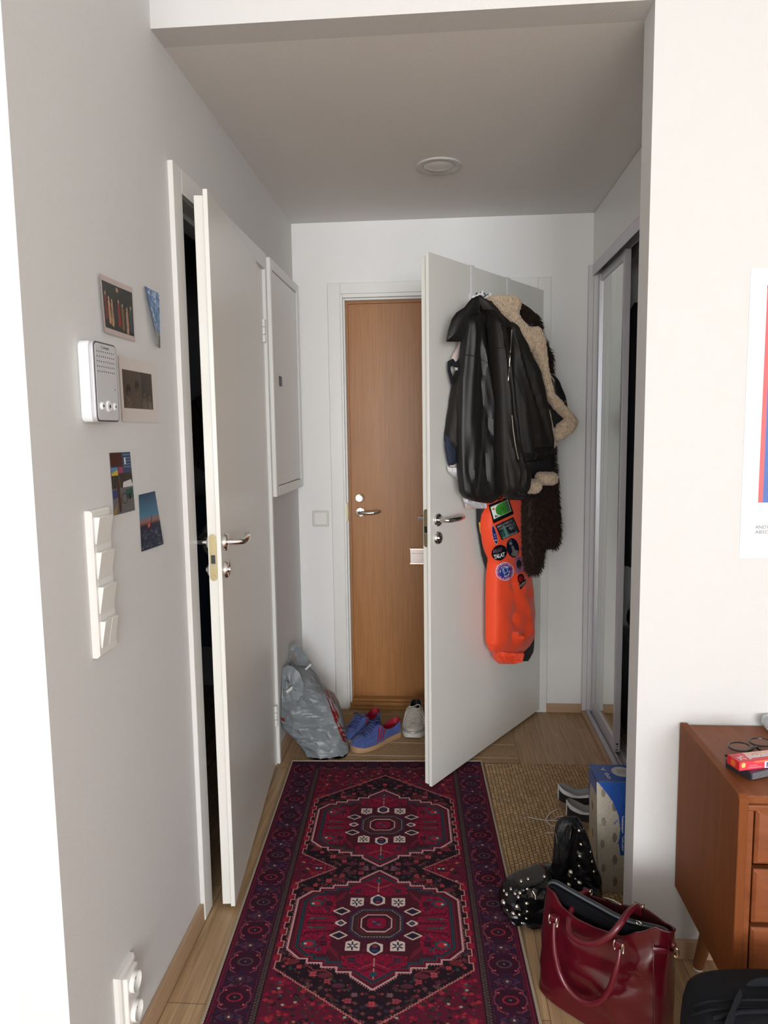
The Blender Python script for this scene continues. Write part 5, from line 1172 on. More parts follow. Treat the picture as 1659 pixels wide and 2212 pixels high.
HR = [(0, .036), (.03, .048), (.10, .056), (.22, .064), (.34, .080), (.46, .104), (.52, .104), (.58, .084), (.66, .070), (.78, .066), (.90, .082), (.97, .092), (1, .092)]
for lab, toe, heel in (('worn white and silver running shoe beside the blue trainers', (-.130, 3.205), (-.122, 3.478)), ('white running shoe half hidden behind the open white door', (-.014, 3.225), (-.016, 3.485))):
    r, outer, Wd, ax, pe = shoe('running_shoe', lab, 'running shoes on the door mat', toe, heel, .106, dict(upper=RUN, lining=DKG, sole=RUNS, lace=mat('cream_lace', (.60, .57, .50), .8)), HR, 'runner', z0=.0062)
    for sd in (1, -1):
        for k in range(4):
            x0 = .16+.10*k; mk('overlay', G().tube([outer(x0+.10*q-.02, .05+.85*q, sd)+pe*sd*.001 for q in (0, .2, .4, .6, .8, 1)], .0035, 6, flat=.5, up=pe), SIL, r)
    mk('toe_bumper', G().tube([outer(x, .18, s)+V((0, 0, .001)) for x, s in ((.30, 1), (.2, 1), (.12, 1), (.06, 1), (.02, 1), (.003, 1), (.003, -1), (.02, -1), (.06, -1), (.12, -1), (.2, -1), (.3, -1))], .006, 8), SIL, r)
BKS = mat('black_canvas', (.010, .010, .011), .8, bump=.3, bscale=500); WHL = mat('white_leather', (.60, .61, .62), .45); GRL = mat('grey_lining', (.36, .37, .38), .9); TSO = mat('tan_sole', (.22, .15, .10), .7)
HS = [(0, .030), (.05, .045), (.22, .058), (.40, .080), (.5, .090), (.6, .070), (.75, .060), (.9, .076), (1, .090)]
for lab, toe, heel in (('black and white sneaker with grey lining, the farther of the pair by the toilet paper', (.695, 2.595), (.440, 2.640)), ('black and white sneaker, the nearer of the pair behind the studded bag', (.695, 2.470), (.452, 2.530))):
    r, outer, Wd, ax, pe = shoe('sneaker', lab, 'black sneakers on the jute rug', toe, heel, .100, dict(upper=BKS, lining=GRL, sole=TSO, lace=WHL), HS, 'flat', z0=.009)
    for sd in (1, -1):
        mk('white_collar', G().grid([[outer(x, f, sd)+pe*sd*.0014+V((0, 0, .0010))*f for f in (.50 if x > .8 else .62, .66, .78, .9, 1)] for x in (.50, .54, .58, .64, .7, .76, .82, .88, .92, .95, .975, .99, 1)]), WHL, r, recalc=False)
    mk('heel_piping', G().tube([outer(1, f, 1)+ax*.001+V((0, 0, 0)) for f in (0, .2, .4, .6, .8, 1)], .0028, 6), WHL, r)
ll = thing('shoelace', 'long white shoelaces trailing over the jute rug from the sneakers', 'shoelace', tuple(onZ(1190, 1770, .010)))
WL = mat('white_lace', (.62, .60, .56), .8)
for px in ([(1140, 1765), (1158, 1769), (1180, 1772), (1200, 1773), (1216, 1770)], [(1204, 1748), (1186, 1758), (1179, 1770), (1184, 1780), (1198, 1786), (1212, 1790), (1232, 1791), (1241, 1783)], [(1178, 1800), (1192, 1799), (1210, 1799)], [(1197, 1770), (1206, 1764), (1218, 1763)]):
    mk('lace_strand', G().tube([onZ(u, v, .0115) for u, v in seg(px, 18)], .0026, 7, flat=.6, up=(0, 0, 1)), WL, ll)

# ------------------------------------------------------------------ toilet paper pack
t = thing('toilet_paper_pack', 'tall pack of white toilet rolls in blue-printed film, against the wall edge', 'pack', (.54, 2.2, 0))
kx0, kx1, ky0, ky1, kz = .474, .590, 2.122, 2.235, .350
FILM = mat('white_film', (.60, .59, .55), .25, bump=.4, bscale=30, spec=.6); FLM = vcmat('printed_film', .22, .6, .6, 26)
def pk(x, y, z): return (x-.018*(z/kz)*.4, y+.01*(z/kz), z+.009)
g = G(); P = []
for k in range(13):
    z = kz*k/12; e = min(1, (min(k, 12-k)/12*kz+.001)/.02)**.5; r_ = .012*(1-e)
    ring_ = []
    for q in range(32):
        a = 2*pi*(q+.5)/32; c, s = math.cos(a), math.sin(a)
        ring_.append(pk((kx0+kx1)/2+((kx1-kx0)/2-r_)*math.copysign(abs(c)**.28, c), (ky0+ky1)/2+((ky1-ky0)/2-r_)*math.copysign(abs(s)**.28, s), z))
    P.append(ring_)
g.grid(P, False, True, True); mk('roll_pack', g, FILM, t, ang=50); bvk = bvh_of(g)
BL = (38, 80, 158)
cv = Cv(90, 290, (176, 168, 152)); cv.noise(3, .04)
for y in (.10, .36, .56, .78, ): cv.ell(.16+.02*math.sin(y*20), y, .055, .040, (132, 125, 115))
for y in (.22, .50, .70, .90): cv.ell(.46, y, .06, .044, (122, 115, 106))
cv.poly([(.0, 0), (1, 0), (1, .66), (.60, .66), (.56, .55), (.60, .42), (.56, .30), (.42, .18), (.22, .08), (.06, .015)], BL)
for k in range(26): x, y = rng.uniform(.5, 1), rng.uniform(.02, .62); cv.line([(x, y), (x+rng.uniform(-.12, .12), y+rng.uniform(.01, .05))], .012, random.choice([(36, 84, 172), (16, 52, 130), (44, 92, 176)]))
for k in range(40): x, y = rng.uniform(.02, .55), rng.uniform(.2, .98); cv.line([(x, y), (x+rng.uniform(-.05, .05), y+rng.uniform(.01, .07))], .008, random.choice([(196, 190, 176), (150, 142, 128)]))
def face(name, q, cv): return cvobj(name, quadP(*q, cv), cv, FLM, t)
y = ky0-.0008; i = .0008
face('front_print', (pk(kx0+i, y, kz-i), pk(kx1-i, y, kz-i), pk(kx1-i, y, i), pk(kx0+i, y, i)), cv)
cv = Cv(90, 90, BL)
for k in range(30): x, y = rng.uniform(0, 1), rng.uniform(0, 1); cv.line([(x, y), (x+rng.uniform(-.1, .2), y+rng.uniform(-.1, .1))], .015, random.choice([(36, 84, 172), (16, 52, 130)]))
cv.ell(.78, .42, .26, .30, (190, 190, 188))
for k in range(4): cv.rect(.66, .30+.07*k, .90, .325+.07*k, (120, 120, 122))
face('top_print', (pk(kx0+i, ky1-i, kz+.0008), pk(kx1-i, ky1-i, kz+.0008), pk(kx1-i, ky0+i, kz+.0008), pk(kx0+i, ky0+i, kz+.0008)), cv)
cv = Cv(80, 240, (172, 165, 150)); cv.rect(0, 0, 1, .12, BL); cv.poly([(0, .1), (.3, .1), (.1, .3), (0, .6)], BL)
for yy in (.3, .55, .8): cv.ell(.5, yy, .12, .04, (110, 104, 96))
face('side_print', (pk(kx0-.0008, ky1-i, kz-i), pk(kx0-.0008, ky0+i, kz-i), pk(kx0-.0008, ky0+i, i), pk(kx0-.0008, ky1-i, i)), cv)
WT2 = mat('white_print', (.72, .74, .78), .5)
def ft(s, tt, q): return bil(q, s, tt)
xr_ = kx0+.0805; q = [pk(xr_, ky0-.0016, kz*.70), pk(xr_, ky0-.0016, kz*.38), pk(xr_-.008, ky0-.0016, kz*.38), pk(xr_-.008, ky0-.0016, kz*.70)]
q = [q[0], q[1], q[2], q[3]]
text('lettering', 'Toalettpapper · Toilet paper', WT2, tq(q), t, .015)
text('lettering', 'Y ilo', WT2, tq([pk(kx0+.040, ky1-.02, kz+.0016), pk(kx0+.052, ky0+.02, kz+.0016), pk(kx0+.040, ky0+.014, kz+.0016), pk(kx0+.028, ky1-.026, kz+.0016)]), t, .01)

# ------------------------------------------------------------------ black studded bag
PAT = mat('black_patent', (.005, .005, .006), .24, bump=.5, bscale=30, spec=.45); t = thing('studded_bag', 'slouchy black patent shoulder bag with round silver studs and looped strap', 'bag', (.30, 2.03, 0)); SV = mat('stud_silver', (.62, .60, .54), .22, 1)
cr = lambda sx, st, a: (lambda x, t: a*rid(x*sx, t*st-x*2, 1)+a*.5*rid(x*sx*2.6, t*st*2.4, 5))
gA = drape((.15, 1.985), (.47, 2.03), [(1876, 1176, 1190), (1886, 1150, 1230), (1897, 1112, 1270), (1908, 1096, 1288), (1922, 1086, 1292), (1940, 1078, 1292), (1958, 1080, 1290), (1970, 1091, 1288), (1985, 1106, 1286), (2000, 1130, 1280), (2014, 1150, 1275)], .034, .045, n=72, m=50, fold=cr(4.6, 5.5, .024), clamp=False, ends=(.05, .05), p=.36)
gA.v = [(x, y, max(z, .011)) for x, y, z in gA.v]; mk('bag_body', gA, PAT, t)
gB = drape((.30, 2.04), (.50, 2.055), [(1764, 1226, 1246), (1772, 1232, 1254), (1784, 1238, 1260), (1800, 1235, 1267), (1830, 1231, 1276), (1860, 1227, 1284), (1885, 1219, 1295), (1905, 1213, 1298), (1935, 1208, 1297), (1970, 1205, 1294)], .035, .02, n=50, m=50, fold=cr(3, 5, .010), clamp=False, ends=(.06, .1)); mk('studded_flap', gB, PAT, t)
gC = drape((.28, 2.06), (.48, 2.075), [(1764, 1218, 1240), (1770, 1208, 1240), (1776, 1203, 1236), (1790, 1199, 1230), (1810, 1197, 1229), (1835, 1196, 1230), (1860, 1193, 1226), (1890, 1188, 1216), (1920, 1184, 1206)], .016, .008, n=40, m=40, fold=cr(2, 4, .006), clamp=False, ends=(.05, .1)); mk('shoulder_strap', gC, mat('black_strap_lining', (.007, .007, .008), .55, bump=.3, bscale=80), t)
mk('strap_piping', G().tube([onW(u, v, (.28, 2.044), (.48, 2.059)) for u, v in ((1200, 1800), (1204, 1825), (1205, 1860), (1204, 1895), (1203, 1915))], .0018, 6), mat('grey_piping', (.10, .10, .10), .4), t)
bvs = bvh_of(gA, gB)
for u, v, r in ((1232, 1884, .0088), (1251.5, 1794, .0055), (1264, 1787, .0055), (1254, 1824, .0058), (1252.5, 1850.5, .0056), (1251, 1870.5, .0055), (1275, 1816, .005), (1279, 1861, .0055), (1283, 1883, .0055), (1289, 1862, .005), (1252, 1906, .0078), (1243, 1898, .004), (1229, 1910, .0065), (1276, 1840, .0045),
                (1176, 1893, .0055), (1141, 1898, .0055), (1126, 1903, .0055), (1088, 1924, .005), (1094, 1932, .006), (1087, 1949, .0085), (1103, 1920, .005), (1112, 1931, .0055), (1123, 1928, .006), (1119, 1938, .0055), (1138, 1919, .006), (1138, 1950, .0075), (1116, 1959, .009), (1108, 1974, .0072), (1123, 1975, .0062), (1139, 1968, .006), (1137, 1983, .0055), (1095, 1966, .004), (1127, 1994, .004)):
    d = ray(u, v).normalized(); h = bvs.ray_cast(CP, d)
    if h[0] is None: continue
    nr = h[1] if h[1].dot(d) < 0 else -h[1]
    mk('stud', G().lathe(h[0]-nr*.001, nr, [(0, 0), (r, 0), (r*.93, r*.35), (r*.7, r*.62), (r*.35, r*.78), (0, r*.82)], 16), SV, t)

# ------------------------------------------------------------------ burgundy handbag with laptop sleeve
BUR = mat('burgundy_leather', (.075, .003, .008), .20, bump=.18, bscale=14, spec=.55, coat=.2, detail=6)
BUR2 = mat('burgundy_handle', (.10, .006, .013), .28, spec=.6); SVR = mat('pale_gold_metal', (.70, .64, .52), .2, 1)
P0 = V((.225, 1.726, 0)); a_ = V((.244, -.215, 0)).normalized(); b_h = V((-a_.y, a_.x, 0)); BW, BD = .326, .136
t = thing('handbag', 'glossy burgundy leather handbag with two rolled handles, open at the top', 'handbag', tuple(P0+a_*BW/2+b_h*BD/2))
UPV = V((0, 0, 1))
def hp(s, d, z): return P0+a_*(BW*s)+b_h*d+UPV*z
def rim(s, fr):   # rim height, fr: 1 front .. -1 back
    s = min(max(s, 0), 1); f = tab(s, [(0, .270), (.11, .272), (.20, .250), (.40, .240), (.70, .255), (.83, .286), (.92, .309), (1, .303)])
    b = tab(s, [(0, .238), (.25, .247), (.52, .258), (.74, .284), (.89, .280), (1, .290)])
    k = (fr+1)/2; return f*k+b*(1-k)
def bagring(k, inset=0, n=120):
    out = []
    for q in range(n):
        th = 2*pi*q/n; c, s = math.cos(th), math.sin(th); x = .5+.5*math.copysign(abs(c)**.42, c); yy = math.copysign(abs(s)**.62, s)   # +1 back
        dep = (BD/2)*(1-.28*k-.30*k*k*(abs(2*x-1)**3)); dep -= inset
        wfac = 1+.012*math.sin(k*pi)+(-.035*k if x < .5 else .03*k)
        xx = .5+(x-.5)*(wfac-2*inset/BW)
        H = rim(x, -yy)-(.0 if not inset else .001); z = .004+(H-.004)*k
        fr = max(0, -yy)
        f = 0
        if fr > .3 and not inset:
            f += .010*math.exp(-((x-(.26+.25*(1-k)))/.055)**2)*math.sin(k*pi)*fr+.012*math.exp(-((x-(.42+.38*(1-k)))/.06)**2)*math.sin(min(1, k*1.1)*pi)
            f -= .010*math.exp(-((x-(.35+.30*(1-k)))/.04)**2)*math.sin(k*pi)
            f += .012*math.exp(-((x-.86)/.07)**2-((k-.72)/.10)**2)-.010*math.exp(-((x-.80)/.07)**2-((k-.60)/.06)**2)+.010*math.exp(-((x-.74)/.08)**2-((k-.44)/.08)**2)
            f += .004*rid(x*3, k*4, 2)
        elif not inset: f += .004*rid(x*4, k*4, 6)
        out.append(hp(xx, BD/2+yy*dep-math.copysign(f, -yy)*1.0*(1 if fr > .3 else -.6), z) if True else None)
    return out
gH = G(); gH.grid([bagring(k/40) for k in range(41)], False, True); gH.add(bagring(0), [tuple(range(120))]); mk('bag_shell', gH, BUR, t, ang=60)
gi = G(); gi.grid([bagring(1), bagring(1, .004), bagring(.9, .005), bagring(.4, .006), bagring(.05, .008)], False, True); mk('bag_lining', gi, mat('wine_lining', (.045, .004, .007), .5), t, ang=60)
mk('rim_piping', G().tube(bagring(1, .001), .0026, 6, True), BUR, t)
bvH = bvh_of(gH)
def fronthit(u, v, off=.0): 
    h = cast(bvH, u, v, off); return h if h is not None else onpl(u, v, P0, b_h)
FR = -b_h
# seams of the right gusset
pts = [fronthit(u, v, .001) for u, v in seg([(1411, 2035), (1411, 2080), (1412, 2130), (1413, 2190), (1413, 2260)], 20)]; mk('gusset_seam', G().tube(pts, .0022, 6), BUR, t)
# front handle
hl = [(1197, 1993, .004), (1196, 2018, .010), (1199, 2060, .016), (1210, 2105, .018), (1232, 2142, .018), (1262, 2164, .018), (1292, 2164, .018), (1316, 2138, .018), (1330, 2098, .016), (1337, 2070, .010), (1339, 2050, .004)]
pts = [onpl(u, v, P0+FR*(o_+.012), b_h) for u, v, o_ in hl]
def smooth(p, n=4):
    out = []
    for i in range(len(p)-1):
        p0, p1, p2, p3 = p[max(i-1, 0)], p[i], p[i+1], p[min(i+2, len(p)-1)]
        for k in range(n):
            q = k/n; out.append(.5*((2*p1)+(p2-p0)*q+(2*p0-5*p1+4*p2-p3)*q*q+(3*p1-p0-3*p2+p3)*q**3))
    return out+[p[-1]]
pts = smooth(pts); n = len(pts); mk('front_handle', G().tube(pts, [.0035+.0035*min(1, min(i, n-1-i)/8) for i in range(n)], 14), BUR2, t)
hl = [(1268, 1925, .105), (1256, 1932, .085), (1241, 1952, .060), (1230, 1980, .025), (1228, 2004, .000), (1238, 2024, -.014), (1262, 2037, -.020), (1290, 2036, -.020), (1318, 2020, -.014), (1340, 1995, .005), (1356, 1972, .045), (1372, 1958, .085), (1378, 1956, .105)]
pts = smooth([onpl(u, v, P0+b_h*o_, b_h) for u, v, o_ in hl]); n = len(pts); mk('rear_handle', G().tube(pts, [.0045+.003*min(1, min(i, n-1-i)/6) for i in range(n)], 14), BUR2, t)
# handle tabs and rings
for u, v in ((1197, 1988), (1338, 2044)):
    c = onpl(u, v, P0+FR*.009, b_h)
    mk('handle_tab', G().obox(c, a_, FR, UPV, (-.010, .010), (-.012, .004), (-.014, .010)), BUR2, t, bevel=.003)
    for s in (-1, 1):
        mk('ring', G().tube([c+a_*(s*.010)+UPV*(.012*math.cos(q*pi/8))+FR*(.004+.004*math.sin(q*pi/8)) for q in range(16)], .0016, 8, True), SVR, t)
for u, v in ((1268, 1924), (1380, 1956)):
    c = onpl(u, v, P0+b_h*.110, b_h); mk('handle_tab', G().obox(c, a_, FR, UPV, (-.010, .010), (-.003, .006), (-.024, .006)), BUR2, t, bevel=.003)
    mk('ring', G().tube([c+a_*(.011)+UPV*(.008*math.cos(q*pi/8))+FR*(.006*math.sin(q*pi/8)) for q in range(16)], .0014, 8, True), SVR, t)
# buckle straps
c0 = [fronthit(u, v, .004) for u, v in seg([(1411, 2052), (1424, 2054), (1440, 2056), (1455, 2058)], 10)]
mk('side_strap', G().tube(c0, .0075, 8, flat=.35, up=FR), BUR2, t)
mk('buckle_pin', G().ball(fronthit(1454, 2052, .005), .006, 10, 7, (.5, .5, 1.4)), SVR, t)
mk('buckle_pin', G().tube([fronthit(u, v, .002) for u, v in ((1150, 1937), (1148, 1930), (1151, 1925), (1156, 1934), (1157, 1943))], .0011, 6), SVR, t)
c = hp(1.02, .055, .262); mk('side_ring', G().tube([c+V((.004, 0, 0))+UPV*(.011*math.cos(q*pi/8)-.006)+a_*(.006*math.sin(q*pi/8)+.006) for q in range(16)], .0022, 8, True), SVR, t)
mk('side_tab', G().ball(c+UPV*.010+a_*.004, .008, 10, 7, (.8, .8, 1)), BUR2, t)
g = G()
for k in range(4): g.cyl(onpl(1306+k*5, 1940+k*3, P0+b_h*.115, b_h), onpl(1328+k*5, 1946+k*3, P0+b_h*.115, b_h), .0022, n=8)
mk('metal_clasp', g, SVR, t)
# sleeve inside
t2 = thing('laptop_sleeve', 'black padded laptop sleeve with grey zipped edge standing inside the burgundy bag', 'sleeve', tuple(hp(.5, .06, .02)))
out_ = [(1184, 1940), (1183, 1920), (1188, 1910), (1198, 1909), (1215, 1918), (1250, 1938), (1290, 1960), (1330, 1982), (1365, 1995), (1400, 2003), (1420, 2008), (1436, 2015), (1443, 2026)]
P_ = [onpl(u, v, P0+b_h*.058, b_h) for u, v in out_]; ba = [V((p.x, p.y, .06)) for p in (P_[-1]-a_*.02, P_[0])]
NEO = mat('black_neoprene', (.004, .0045, .006), .85, bump=.3, bscale=600, spec=.12)
g = G().prism([p-b_h*.014 for p in smooth(P_, 3)+ba], b_h, .028); mk('sleeve_body', g, NEO, t2, bevel=.005, seg=3)
mk('grey_edge', G().tube([p+UPV*.001+b_h*.006 for p in smooth(P_, 3)], .0055, 10, flat=1.25, up=b_h), mat('grey_webbing', (.075, .09, .105), .7), t2)
mk('zipper', G().tube([p+b_h*.002+UPV*.0065 for p in smooth(P_, 3)[6:-3]], .002, 6), BLK, t2)
mk('zip_pull', G().tube([onpl(1380, 1999, P0+b_h*.058, b_h)+UPV*.006+a_*(.007*math.cos(q*pi/6))+UPV*(.004*math.sin(q*pi/6)) for q in range(12)], .0012, 6, True), SVR, t2)
mk('green_tag', G().obox(onpl(1291, 1967, P0+b_h*.085, b_h), a_, b_h, UPV, (-.009, .009), (-.001, .001), (-.006, .004)), mat('green_tag', (.03, .30, .18), .6), t2)

# ------------------------------------------------------------------ sideboard
TEAK = woodmat('teak_veneer', (.17, .050, .017), (.24, .080, .030), (14, 1.6, 14), .42, spec=.18); TEAKV = woodmat('teak_side_veneer', (.15, .042, .012), (.20, .062, .019), (16, 16, 1.2), .55, spec=.12); TEAKF = woodmat('teak_front_veneer', (.17, .048, .017), (.25, .078, .028), (2, 20, 10), .38)
sx, sy0, sy1, sz0, sz1 = .617, 1.483, 1.862, .207, .659; sxe = 1.95
t = thing('sideboard', 'low reddish-brown wooden sideboard with stacked drawers at the right edge', 'sideboard', (1.2, 1.67, 0))
g = G(); P = [(sx, sy0, sz0), (sx, sy1, sz0), (sx, sy1, sz1), (sx, sy0+.010, sz1), (sx, sy0, sz1-.010)]
mk('side_panel', g.prism(P, (1, 0, 0), .019), TEAKV, t, bevel=.002)
mk('side_panel', G().box((sxe-.019, sy0, sz0), (sxe, sy1, sz1)), TEAKV, t, bevel=.002)
mk('top_panel', G().box((sx+.019, sy0+.012, sz1-.024), (sxe-.019, sy1, sz1-.006)), TEAK, t, bevel=.001)
mk('bottom_panel', G().box((sx+.019, sy0+.012, sz0+.004), (sxe-.019, sy1, sz0+.022)), TEAK, t)
mk('back_panel', G().box((sx+.019, sy1-.008, sz0+.02), (sxe-.019, sy1, sz1-.02)), TEAKV, t)
mk('top_rail', G().box((sx+.019, sy0+.006, sz1-.038), (sxe-.019, sy0+.020, sz1-.024)), TEAKF, t, bevel=.003)
mk('front_frame', G().box((sx+.019, sy0+.008, sz0+.02), (sx+.034, sy0+.03, sz1-.038)).box((sx+.019, sy0+.006, sz0+.004), (sxe-.019, sy0+.022, sz0+.024)), TEAKF, t, bevel=.002)
zz = [onY(1640, v, sy0+.008).z for v in (1748, 1866, 1877, 1993, 2003, 2110)]
for i in range(3):
    zt, zb = zz[2*i], zz[2*i+1]
    for j in range(3):
        x0 = sx+.037+.42*j; g = G(); P = []
        for d, ins in ((.018, 0), (.002, 0), (-.003, .006), (-.003, .30)):
            xi = min(ins, .2); P.append([(x0+xi, sy0+.006+d, zb+min(ins, (zt-zb)/2*.9)), (x0+.40-xi, sy0+.006+d, zb+min(ins, (zt-zb)/2*.9)), (x0+.40-xi, sy0+.006+d, zt-min(ins, (zt-zb)/2*.9)), (x0+xi, sy0+.006+d, zt-min(ins, (zt-zb)/2*.9))])
        d_ = mk('drawer', g.grid(P, False, True, True), TEAKF, t, bevel=.001)
        mk('knob', G().lathe((x0+.2, sy0+.004, (zt+zb)/2), (0, -1, 0), [(0, 0), (.008, 0), (.008, .01), (.014, .016), (.010, .024), (0, .025)]), TEAKF, d_)
LEGW = mat('teak_leg', (.20, .07, .02), .4)
for x, y_, dx, dy in ((.672, 1.826, .028, -.03), (.715, 1.535, .012, .03), (1.88, 1.826, -.03, -.03), (1.88, 1.535, -.03, .03)):
    l_ = mk('leg', G().cyl((x, y_, .006), (x+dx, y_+dy, sz0+.006), .0135, .022), LEGW, t); mk('felt_pad', G().cyl((x, y_, 0), (x, y_, .006), .0125, n=20), PLAS, l_)
# things on it
ZS_ = sz1-.006
c0 = onZ(1621.6, 1687.5, ZS_); c1 = onZ(1594, 1672, ZS_); dl = (c1-c0); 
dlu = dl.normalized(); fx = onZ(1659, 1684, ZS_)-c0; fx = (fx-dlu*fx.dot(dlu)).normalized()
t = thing('cd_case', 'thin dark grey disc case under the red box on the sideboard', 'case', tuple(c0))
mk('case_body', G().obox(c0, fx, dlu, UPV, (0, .142), (0, .072), (.0008, .019)), mat('dark_grey_case', (.03, .03, .035), .25, spec=.6), t, bevel=.001)
g = G()
for k in range(6): g.obox(c0, fx, dlu, UPV, (.004, .139), (-.0006, .0), (.0035+.0025*k, .0045+.0025*k))
mk('page_edges', g, mat('grey_edges', (.30, .30, .33), .5), t)
mk('purple_cover', G().obox(c0, fx, dlu, UPV, (.004, .138), (.003, .070), (.019, .0195)), mat('purple_cover', (.16, .03, .12), .35), t)
zb_ = ZS_+.0197
b0 = onZ(1596.6, 1666, zb_); b1 = onZ(1571, 1648.7, zb_); q0 = onZ(1659, 1661.5, zb_); bl = b1-b0; blu = bl.normalized(); bx = (q0-b0); bx = (bx-blu*bx.dot(blu)).normalized(); Lb = min(bl.length*1.0, .12)
REDB = mat('coral_red_card', (.62, .055, .07), .4, var=.1, vscale=60)
t = thing('red_box', 'coral red and cream card box lying on the disc case', 'box', tuple(b0))
mk('box_body', G().obox(b0, bx, blu, UPV, (0, .125), (0, Lb), (.0003, .0205)), REDB, t, bevel=.0006)
def bq(x0, x1, y0, y1, z=.0212): return [b0+bx*x+blu*y+UPV*z for x, y in ((x0, y1), (x1, y1), (x1, y0), (x0, y0))]
cv = Cv(100, 70, (214, 60, 70)); cv.rect(.28, .0, 1, .72, (226, 180, 168)); cv.ell(.55, .35, .16, .2, (206, 150, 140)); cv.rect(0, .0, .16, .5, (190, 44, 54)); cv.rect(.16, .1, .20, .9, (226, 90, 94)); cv.ell(.6, .34, .09, .12, (224, 186, 170))
cvobj('top_print', quadP(*[tuple(p) for p in bq(.001, .124, .001, Lb-.001, .0208)], cv), cv, PAPER, t)
text('lettering', 'JC', WT2, tq(bq(.008, .026, .006, .024)), t, .02); text('lettering', 'jakel', WT2, tq(bq(.030, .090, .006, .026)), t, .02)
def fq(x0, x1, z0, z1, o_=.0006): return [b0+bx*x-blu*o_+UPV*z for x, z in ((x0, z1), (x1, z1), (x1, z0), (x0, z0))]
cv = Cv(110, 18, (216, 66, 84)); cv.rect(.30, .05, .80, .3, (226, 120, 90)); cv.rect(.50, .25, 1, 1, (236, 234, 236)); cv.ell(.08, .4, .04, .28, (214, 200, 110)); cv.rect(.16, .72, .45, .78, (236, 170, 176)); cv.rect(.2, .5, .36, .56, (236, 160, 166))
for k in range(24): x = .54+.017*k; cv.rect(x, .32, x+.005+.007*(k % 3 == 0), .9, (60, 64, 110))
cvobj('front_print', quadP(*[tuple(p) for p in fq(.0005, .1245, .001, .020)], cv), cv, PAPER, t)
cv = Cv(50, 18, (196, 36, 44)); cv.ell(.5, .5, .2, .4, (216, 96, 40)); cvobj('end_print', quadP(*[tuple(b0-bx*.0006+blu*y+UPV*z) for y, z in ((Lb, .020), (.0, .020), (.0, .001), (Lb, .001))], cv), cv, PAPER, t)
# glasses
GF = mat('dark_tortoise', (.018, .018, .012), .25, spec=.6); LENS = mat('lens_glass', (.9, .88, .88), .03, trans=1, alpha=.35)
gc_ = onZ(1610, 1632, ZS_); t = thing('eyeglasses', 'dark-rimmed glasses lying folded open behind the red box', 'glasses', tuple(gc_))
for i, (u, v) in enumerate(((1597, 1622), (1643, 1612))):
    c = onZ(u, v+3, ZS_)+UPV*.006; tl = V((.35, .8, .06)).normalized() if i == 0 else V((.2, .9, .05)).normalized(); al = V((.95, .30, 0)).normalized() if i == 0 else V((.98, .1, 0)).normalized(); tl = (tl-al*tl.dot(al)).normalized()
    ring_ = [c+al*(.026*math.cos(q*pi/12))+tl*(.020*math.sin(q*pi/12))+UPV*.008 for q in range(24)]
    rm_ = mk('rim', G().tube(ring_, .0022, 8, True), GF, t); mk('lens', G().add([p+UPV*.0002 for p in ring_], [tuple(range(24))]), LENS, rm_, recalc=False, smooth=False)
pt = lambda u, v, z=.004: onZ(u, v, ZS_+z)
mk('bridge', G().tube([pt(1620, 1620, .010), pt(1628, 1615, .014), pt(1635, 1613, .012)], .0026, 8), GF, t)
mk('temple', G().tube([pt(1567, 1632, .006), pt(1590, 1633, .004), pt(1615, 1626, .005), pt(1630, 1614, .008)], .0028, 8), GF, t)
mk('temple', G().tube([pt(1632, 1613, .010), pt(1645, 1622, .006), pt(1652, 1630, .004), pt(1668, 1632, .004)], .0030, 8), GF, t)
# crystal bowl
c = onZ(1676, 1580, ZS_); c.z = ZS_; t = thing('crystal_bowl', 'cut glass bowl just entering the right edge on the sideboard', 'bowl', tuple(c)); g = G(); P = []
for k, (r, h) in enumerate(((.014, .0005), (.024, .006), (.030, .018), (.032, .030), (.030, .034), (.026, .030), (.020, .012), (.001, .010))): P.append([c+V((r*(1+.07*(q % 2))*math.cos(q*pi/12), r*(1+.07*(q % 2))*math.sin(q*pi/12), h)) for q in range(24)])
mk('glass_body', g.grid(P, False, True, True), mat('cut_glass', (.85, .88, .9), .05, trans=.7, spec=.8), t, smooth=False)

# ------------------------------------------------------------------ black backpack
BPM = mat('black_nylon', (.0045, .0055, .008), .8, bump=.3, bscale=500, spec=.2); t = thing('backpack', 'black nylon backpack standing in front of the sideboard, bottom right', 'backpack', (.65, 1.30, 0))
gP = drape((.45, 1.315), (.85, 1.315), [(2140, 1540, 1760), (2146, 1512, 1790), (2156, 1500, 1800), (2172, 1492, 1806), (2195, 1485, 1810), (2240, 1480, 1815), (2350, 1478, 1818), (2430, 1480, 1815), (2475, 1490, 1800)], .105, .085, n=60, m=50, p=.5, ends=(.07, .05), clamp=False, fold=lambda x, t: .006*rid(x*3, t*5)+.004*math.sin(t*60)*math.exp(-((t-.1)/.06)**2))
gP.v = [(x, min(y, sy0-.004), max(z, .003)) for x, y, z in gP.v]; mk('pack_body', gP, BPM, t); bvp = bvh_of(gP)
NY2 = mat('black_webbing', (.007, .008, .011), .85, spec=.2)
for px in ([(1500, 2172), (1530, 2163), (1580, 2160), (1620, 2160), (1690, 2160)], [(1495, 2192), (1530, 2182), (1590, 2178), (1660, 2178), (1740, 2178)]):
    pts = [p for p in (cast(bvp, u, v, .001) for u, v in seg(px, 24)) if p is not None]; mk('piping', G().tube(pts, .0026, 8), NY2, t)
pts = [onY(u, v, 1.33) for u, v in ((1604, 2180), (1612, 2150), (1622, 2132), (1640, 2124), (1660, 2124), (1680, 2134), (1690, 2160))]; mk('carry_handle', G().tube(smooth(pts, 4), .012, 10, flat=.4, up=(0, -1, 0)), NY2, t)
